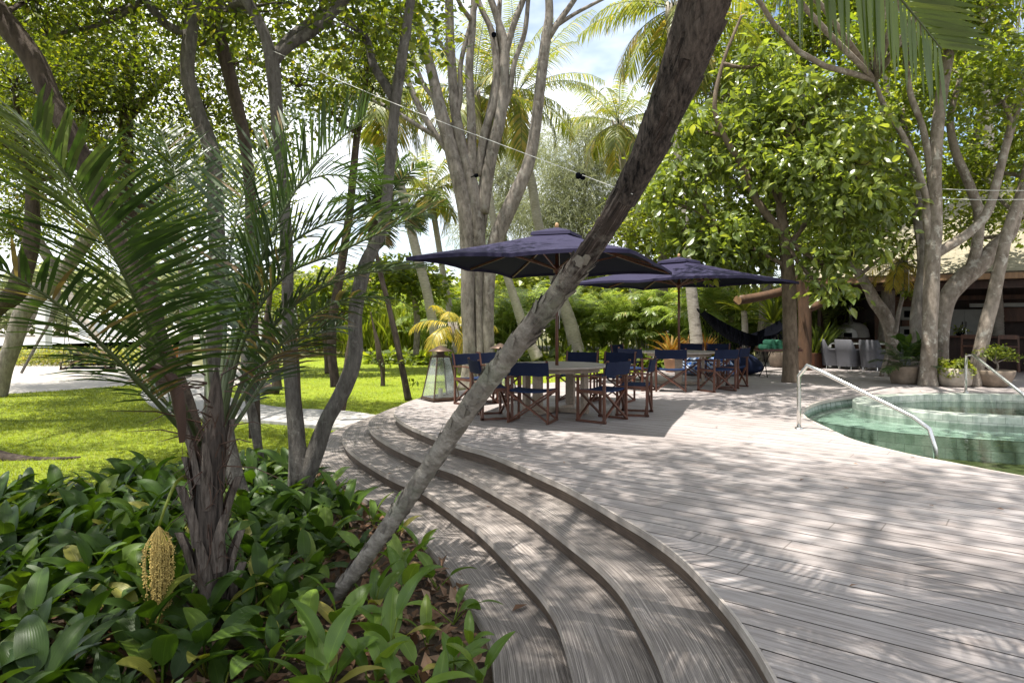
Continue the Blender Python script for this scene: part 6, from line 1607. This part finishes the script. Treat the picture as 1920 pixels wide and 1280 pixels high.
# shade loving ground plants along the hedge foot
b = MB(); n = 2600; px = rg.uniform(690, 1480, n); Y = rg.uniform(27.5, 29.5, n) - np.clip((px - 1200) / 280, 0, 1) * 4.5 + np.clip((900 - px) / 150, 0, 1) * 3
Pq = np.stack([(px - CX) / FPX * Y, Y, -.52 + rg.uniform(0, .55, n)], 1); scatter_leaves(b, rg, Pq, .45, .5, DIA, None, 1, .1)
tag(obj('hedge_undergrowth', b, M['leaf_mid']), 'low dark leafy undergrowth along the foot of the palm hedge', 'undergrowth', None, 'stuff')
# orange strap leaved plants, dracaenas
def straps(name, lab, px, py, Y, n, L, w, m, h0=.0, stems=0, grp=None, seed=1):
    p = W(px, py, Y); t = thing(name, lab, 'plant', tuple(p), 0, grp); rg = np.random.default_rng(seed); b = MB()
    for k in range(n):
        az = k * 2.4; el = rad(rg.uniform(15, 85)); pts = arc((0, 0, h0), az, el, L * rg.uniform(.7, 1.1), rg.uniform(.6, 1.5), 5)
        C = catmull(pts, 9); Tn = unit(np.gradient(C, axis=0)); s_ = unit(np.cross(Tn, (0, 0, 1)) + 1e-5); ww = w * np.array([.6, .9, 1, 1, .95, .85, .65, .4, .05])[:, None]
        b.grid(np.stack([C - s_ * ww, C - (0, 0, .25) * ww, C + s_ * ww], 1), rg.random())
    obj('foliage', b, m, t)
    if h0: s = MB(); s.tube([(0, 0, -.8), (.03, 0, h0 * .5), (0, 0, h0 + .05)], [.12, .10, .09], 10, 16, .06, seed); obj('trunk', s, M['bark_palm'], t, smooth=True)
og = 'orange strap leaved plants by the hedge'
straps('strap_plant', 'orange strap leaved clump left of the far umbrella pole', 1258, 668, 23.5, 50, 1.0, .035, M['bromeliad'], 0, 0, og, 1)
straps('strap_plant', 'orange strap leaved clump between the far umbrella pole and the palm', 1288, 668, 23.8, 46, .9, .035, M['bromeliad'], 0, 0, og, 2)
straps('strap_plant', 'orange strap leaved clump touching the hammock palm, rightmost of its row', 1322, 668, 23.0, 46, .95, .035, M['bromeliad'], 0, 0, og, 3)
dg = 'dracaenas behind the hammock'
straps('dracaena', 'spiky light green dracaena on a stout trunk above the middle of the hammock', 1395, 650, 22.6, 70, 1.25, .04, M['leaf_lime'], 1.15, 1, dg, 4)
straps('dracaena', 'spiky bright green dracaena at the right end of the hammock', 1450, 650, 22.2, 60, 1.3, .045, M['leaf_mid'], .75, 1, dg, 5)

# casuarinas: wispy trees behind
NEED = QUAD
for k, (lab, bx, Y, bl) in enumerate([('wispy pale casuarina tree right of the many stemmed tree', 1095, 47, [(1060, 330, 2.6, 80), (1130, 300, 2.4, 70), (1090, 400, 2.8, 80), (1020, 400, 2.2, 60), (1160, 390, 2.2, 60), (1100, 240, 1.8, 40)]),
                                     ('wispy casuarina tree seen between the stems of the grey tree', 950, 50, [(930, 330, 2.4, 60), (980, 270, 2.2, 50), (960, 390, 2.2, 50), (900, 430, 2.2, 40)]),
                                     ('wispy casuarina tree peeking over the lime tree', 1215, 50, [(1220, 320, 2.2, 56), (1250, 250, 2.0, 40), (1190, 380, 2.0, 40)])]):
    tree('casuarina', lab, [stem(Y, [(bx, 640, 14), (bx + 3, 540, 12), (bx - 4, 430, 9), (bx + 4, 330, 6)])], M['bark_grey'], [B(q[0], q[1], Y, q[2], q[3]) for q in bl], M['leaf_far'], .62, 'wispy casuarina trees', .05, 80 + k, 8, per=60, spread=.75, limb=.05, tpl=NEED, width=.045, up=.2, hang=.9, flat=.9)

# far tree masses
def mass(name, lab, seed, xs, Ys, hs, n, leaf, m, width=.7):
    rg = np.random.default_rng(seed); b = MB()
    k = n // 30; x = rg.uniform(*xs, k); y = rg.uniform(*Ys, k); top = hs[0] + (hs[1] - hs[0]) * (.5 + .25 * np.sin(x * .23 + seed) + .25 * np.sin(x * .61))
    z = -.5 + top * rg.uniform(0, 1, k) ** .6
    Pq = (np.stack([x, y, z], 1)[:, None] + rg.normal(0, .6, (k, 30, 3)) * (1, 1, .7)).reshape(-1, 3)
    scatter_leaves(b, rg, Pq, leaf, width, DIA, None, .6, .2)
    tag(obj(name, b, m), lab, 'wood', None, 'stuff')
mass('far_woodland', 'distant belt of greenery behind the palm hedge', 1, (-16, 42), (44, 54), (3.5, 6.5), 26000, .55, M['leaf_lime'])
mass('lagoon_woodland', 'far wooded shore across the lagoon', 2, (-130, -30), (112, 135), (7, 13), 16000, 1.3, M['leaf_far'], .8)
b = MB(); rg = np.random.default_rng(8); n = 5000; px = rg.uniform(-60, 262, n); Y = rg.uniform(29.5, 32.5, n)
Pq = np.stack([(px - CX) / FPX * Y, Y, -.56 + rg.uniform(0, .75, n)], 1); scatter_leaves(b, rg, Pq, .16, .55, DIA)
tag(obj('clipped_hedge', b, M['hedge_low']), 'low clipped golden green hedge along the lagoon side of the sand', 'hedge')
# shrubs left of pavilion behind posts
tree('garden_shrub', 'green shrub filling the gap left of the pavilion post', [stem(25, [(1548, 690, 10), (1550, 650, 8), (1552, 610, 6)])], M['bark_grey'], [B(1535, 630, 25, .9, 24), B(1560, 590, 26, 1.0, 24), B(1525, 570, 25.5, .8, 18), B(1545, 660, 25, .7, 16)], M['leaf_mid'], .3, None, .05, 90, 8, per=24, spread=.4, limb=.03, cat='shrub')

# cord between the fork and the leaning trunk, with black clips; wires at the right
A, Bq = W(512, 96, 6.83), W(1186, 364, yat(1186) - .05)
t = thing('cord', 'pale cord strung from the fork to the leaning palm trunk', 'cord', tuple(A))
b = MB(); mid = (A + Bq) / 2 - (0, 0, .03); b.tube([A - A, mid - A, Bq - A], .0022, 6, 24); obj('line', b, M['wire'], t, smooth=True)
b = MB(); f = .925; q = A + (Bq - A) * f - A + (0, 0, -.012); b.lathe([(.001, .018), (.012, .014), (.014, 0), (.012, -.014), (.001, -.018)], 12, q - (.012, 0, 0)); b.lathe([(.001, .018), (.012, .014), (.014, 0), (.012, -.014), (.001, -.018)], 12, q + (.012, 0, -.005)); obj('clip', b, M['black'], t, smooth=True)
for k, (y0, y1, lab) in enumerate([(352, 357, 'upper pale wire running between trunks at the right'), (371, 373, 'lower pale wire running between trunks at the right')]):
    A, Bq = W(1712, y0, 15.2), W(1990, y1, 14.0); b = MB(); b.tube([A - A, (Bq - A) / 2 - (0, 0, .03), Bq - A], .008, 5, 16); o = obj('wire', b, M['wire'], smooth=True); o.location = tuple(A); tag(o, lab, 'wire', 'wires strung among the deck trees')
# hanging fern basket by the small palm
p = W(1704, 548, 16.8); t = thing('hanging_plant', 'tiny hanging tuft of leaves on a string near the small palm', 'hanging plant', tuple(p))
b = MB(); b.tube([(0, 0, 0), (0, 0, .55)], .005, 4); obj('string', b, M['wire'], t); b = MB(); scatter_leaves(b, rg, rg.normal(0, 1, (90, 3)) * (.07, .07, .09), .1, .5, DIA); obj('foliage', b, M['leaf_mid'], t)

# ---------------------------------------------------------------- lily bed
def lily_plant(rg, n, L, w, b):
    for k in range(n):
        az = k * 2.39996 + rg.uniform(-.4, .4); pet = rg.uniform(.05, .20); el = rad(rg.uniform(45, 80))
        l = L * rg.uniform(.7, 1.15); pts = arc((0, 0, 0), az, el, pet, .1, 3); e2 = el - .2
        pts2 = arc(pts[-1], az + rg.uniform(-.25, .25), e2, l, rg.uniform(.7, 1.9), 6)
        C = catmull(pts2, 10); Tn = unit(np.gradient(C, axis=0)); s_ = unit(np.cross(Tn, (0, 0, 1)) + 1e-6); nr = np.cross(s_, Tn)
        tw = rg.uniform(-.5, .5); s2 = s_ * math.cos(tw) + nr * math.sin(tw); n2 = nr * math.cos(tw) - s_ * math.sin(tw)
        q = np.linspace(0, 1, 10); ww = (w * rg.uniform(.8, 1.2) * np.sin(np.pi * q ** .72) ** .8 + .004)[:, None]
        fold = rg.uniform(.12, .4); wav = .05 * np.sin(q * 11 + rg.uniform(0, 6))[:, None]
        rows = np.stack([C - s2 * ww + n2 * ww * (fold + wav), C - s2 * ww * .55 + n2 * ww * fold * .38, C, C + s2 * ww * .55 + n2 * ww * fold * .38, C + s2 * ww + n2 * ww * (fold - wav)], 1)
        uv = np.stack(np.meshgrid([0, .22, .5, .78, 1], q), -1).reshape(-1, 2)
        b.grid(rows, rg.beta(2, 2.5) if rg.random() > .012 else 1.0, uv)
        pc = catmull(pts, 4); b.tube(pc, [.009, .007, .006, .005], 4, None, 0, 0, False, rnd=.9)
    return b
def bed_inside(x, y):
    P = bedP; r = False; j = len(P) - 1
    for i in range(len(P)):
        if (P[i][1] > y) != (P[j][1] > y) and x < (P[j][0] - P[i][0]) * (y - P[i][1]) / (P[j][1] - P[i][1]) + P[i][0]: r = not r
        j = i
    return r
rg = np.random.default_rng(12)
proto = [lily_plant(rg, n_, L_, w_, MB()) for n_, L_, w_ in ((8, .31, .050), (7, .35, .054), (9, .28, .046), (6, .36, .056), (7, .24, .042))]
def put(b, pr, p, rz, s):
    c_, s_ = math.cos(rz), math.sin(rz); Rm = np.array(((c_, -s_, 0), (s_, c_, 0), (0, 0, 1)))
    off = b.n
    for V, r, u in zip(pr.V, pr.R, pr.U): b.V.append(V @ Rm.T * s + p); b.R.append(np.clip(r + RG.uniform(-.12, .12), 0, 1) if r[0] < 1 else r); b.U.append(u)
    for f in pr.F3: b.F3.append(f + off)
    for f in pr.F4: b.F4.append(f + off)
    b.n += pr.n
EC = [(-2.5, 8.9), (-2.25, 8.3), (-1.75, 7.4), (-.53, 5.45), (-.36, 5.03), (-.25, 4.54), (-.166, 4.17), (-.1, 3.7), (-.1, 2)]
def edge_x(y): return np.interp(-y, [-q[1] for q in EC], [q[0] for q in EC])
b = MB(); cnt = 0
pts = []
for tr in range(6000):
    x, y = rg.uniform(-6.2, -.2), rg.uniform(1.5, 8.6)
    if not bed_inside(x, y): continue
    gap = edge_x(y) - x
    if gap < (1.1 if y < 5.2 else .7 if y < 6.2 else .45): continue
    if abs(x - b0[0]) < .2 and abs(y - b0[1]) < .2: continue
    if x > -1.85 and y < 5.3 and rg.random() < .88: continue
    if any((x - q[0]) ** 2 + (y - q[1]) ** 2 < .040 for q in pts): continue
    pts.append((x, y))
for x, y in pts: put(b, proto[rg.integers(5)], np.array((x, y, -.5)), rg.uniform(0, 6.28), rg.uniform(.75, 1.25) * (1.0 if x > -2 else 1.12))
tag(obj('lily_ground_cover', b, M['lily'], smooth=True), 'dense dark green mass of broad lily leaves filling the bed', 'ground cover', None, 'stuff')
lme = [p_.mesh('broad_lily', M['lily_lit'], True) for p_ in [lily_plant(rg, n_, L_, w_, MB()) for n_, L_, w_ in ((4, .30, .046), (5, .32, .05), (4, .34, .052))]]
LS = [(700, 985), (640, 975), (655, 945), (790, 1040), (745, 1010), (820, 1105), (760, 1130), (700, 1150), (850, 1170), (800, 1215), (730, 1230), (670, 1245), (880, 1225), (850, 1275), (790, 1290), (700, 1300), (620, 1290), (560, 1240), (900, 1290), (640, 1190), (690, 1070), (620, 1030), (570, 1000), (610, 930), (585, 1090), (520, 1180), (500, 1275), (755, 1085), (600, 1330), (740, 1340), (820, 1350)]
for k, (px, py) in enumerate(LS):
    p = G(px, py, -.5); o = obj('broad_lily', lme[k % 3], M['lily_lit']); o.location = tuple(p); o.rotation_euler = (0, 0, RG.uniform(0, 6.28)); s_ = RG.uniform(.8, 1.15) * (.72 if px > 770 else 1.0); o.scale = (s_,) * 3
    tag(o, 'single broad leaved lily tinted sunlit green among dead leaves along the lowest step', 'lily plant', 'separate lilies along the steps')
# dead leaves on the soil
b = MB(); n = 5200; x = rg.uniform(-3.2, .1, n); y = rg.uniform(1.8, 8.8, n); k = np.array([bed_inside(*q) and q[0] < edge_x(q[1]) - .02 for q in zip(x, y)])
Pq = np.stack([x, y, -.488 + rg.uniform(0, .03, n)], 1)[k]; scatter_leaves(b, rg, Pq, .10, .5, KITE, None, 2.2, .0, .5); tag(obj('leaf_litter', b, M['litter']), 'brown dead leaves littering the soil of the bed', 'leaf litter', None, 'stuff')
# a few leaves on the deck and treads
DL = [(1060, 866, 0), (1410, 851, 0), (1610, 870, 0), (1715, 858, 0), (1742, 946, 0), (1868, 953, 0), (1592, 1098, 0), (1655, 903, 0), (1580, 914, 0), (1728, 733, 0), (1838, 735, 0), (960, 1145, -.45), (735, 887, -.30), (722, 812, -.15), (707, 802, -.15), (920, 948, -.3), (990, 926, -.15), (1130, 797, 0), (1500, 900, 0), (1345, 800, 0)]
for k, (px, py, z) in enumerate(DL):
    p = G(px, py, z + .01); b = MB(); az = rg.uniform(0, 6.28); L_ = .055 if k != 11 else .13; yv = np.array([(math.cos(az), math.sin(az), .12)]); xv = np.array([(-math.sin(az), math.cos(az), rg.uniform(-.3, .3))]); b.inst(KITE, np.zeros((1, 3)), xv * L_ * .45, yv * L_, np.array([(0, 0, L_)]), np.array([rg.uniform(.2, .95)])); o = obj('fallen_leaf', b, M['litter']); o.location = tuple(p); tag(o, 'single dry leaf fallen on the grey wood', 'leaf', 'dry leaves scattered on the deck and steps')
# grass blades
BL = (np.array([(-.5, 0, 0), (.5, 0, 0), (0, 1, .25)], float), [np.array([(0, 1, 2)])])
def inpoly(x, y, P):
    r = np.zeros(len(x), bool); j = len(P) - 1
    for i in range(len(P)):
        c = ((P[i][1] > y) != (P[j][1] > y)) & (x < (P[j][0] - P[i][0]) * (y - P[i][1]) / (P[j][1] - P[i][1] + 1e-12) + P[i][0]); r ^= c; j = i
    return r
def grass(poly, n, y0, y1, h, w, pw):
    Y = y0 + (y1 - y0) * rg.uniform(0, 1, n) ** pw; x = rg.uniform(-.85, .35, n) * Y
    k = inpoly(x, Y, poly) & ~inpoly(x, Y, PP) & ~inpoly(x, Y, np.array(bedP)); x, Y = x[k], Y[k]; n = len(x)
    b = MB(); sc_ = (.7 + Y / 14)
    a = rg.uniform(0, 6.28, n); yv = unit(np.stack([np.cos(a) * .7, np.sin(a) * .7, np.full(n, 1.0)], 1)); xv = np.stack([-np.sin(a), np.cos(a), np.zeros(n)], 1); zv = np.cross(xv, yv)
    s = (h * rg.uniform(.6, 1.3, n))[:, None]
    return b.inst(BL, np.stack([x, Y, np.full(n, GZ)], 1), xv * w * sc_[:, None], yv * s, zv * s, rg.beta(2, 2, n))
b = grass(lawnA, 170000, 5.5, 21, .055, .007, 1.0); tag(obj('lawn_grass', b, M['grass']), 'short dappled grass of the lawn behind the lily bed', 'grass', None, 'stuff')
b = grass(lawnB, 110000, 13, 39, .06, .008, 1.3); tag(obj('far_lawn_grass', b, M['grass']), 'short sunlit grass of the lawn beyond the path', 'grass', None, 'stuff')
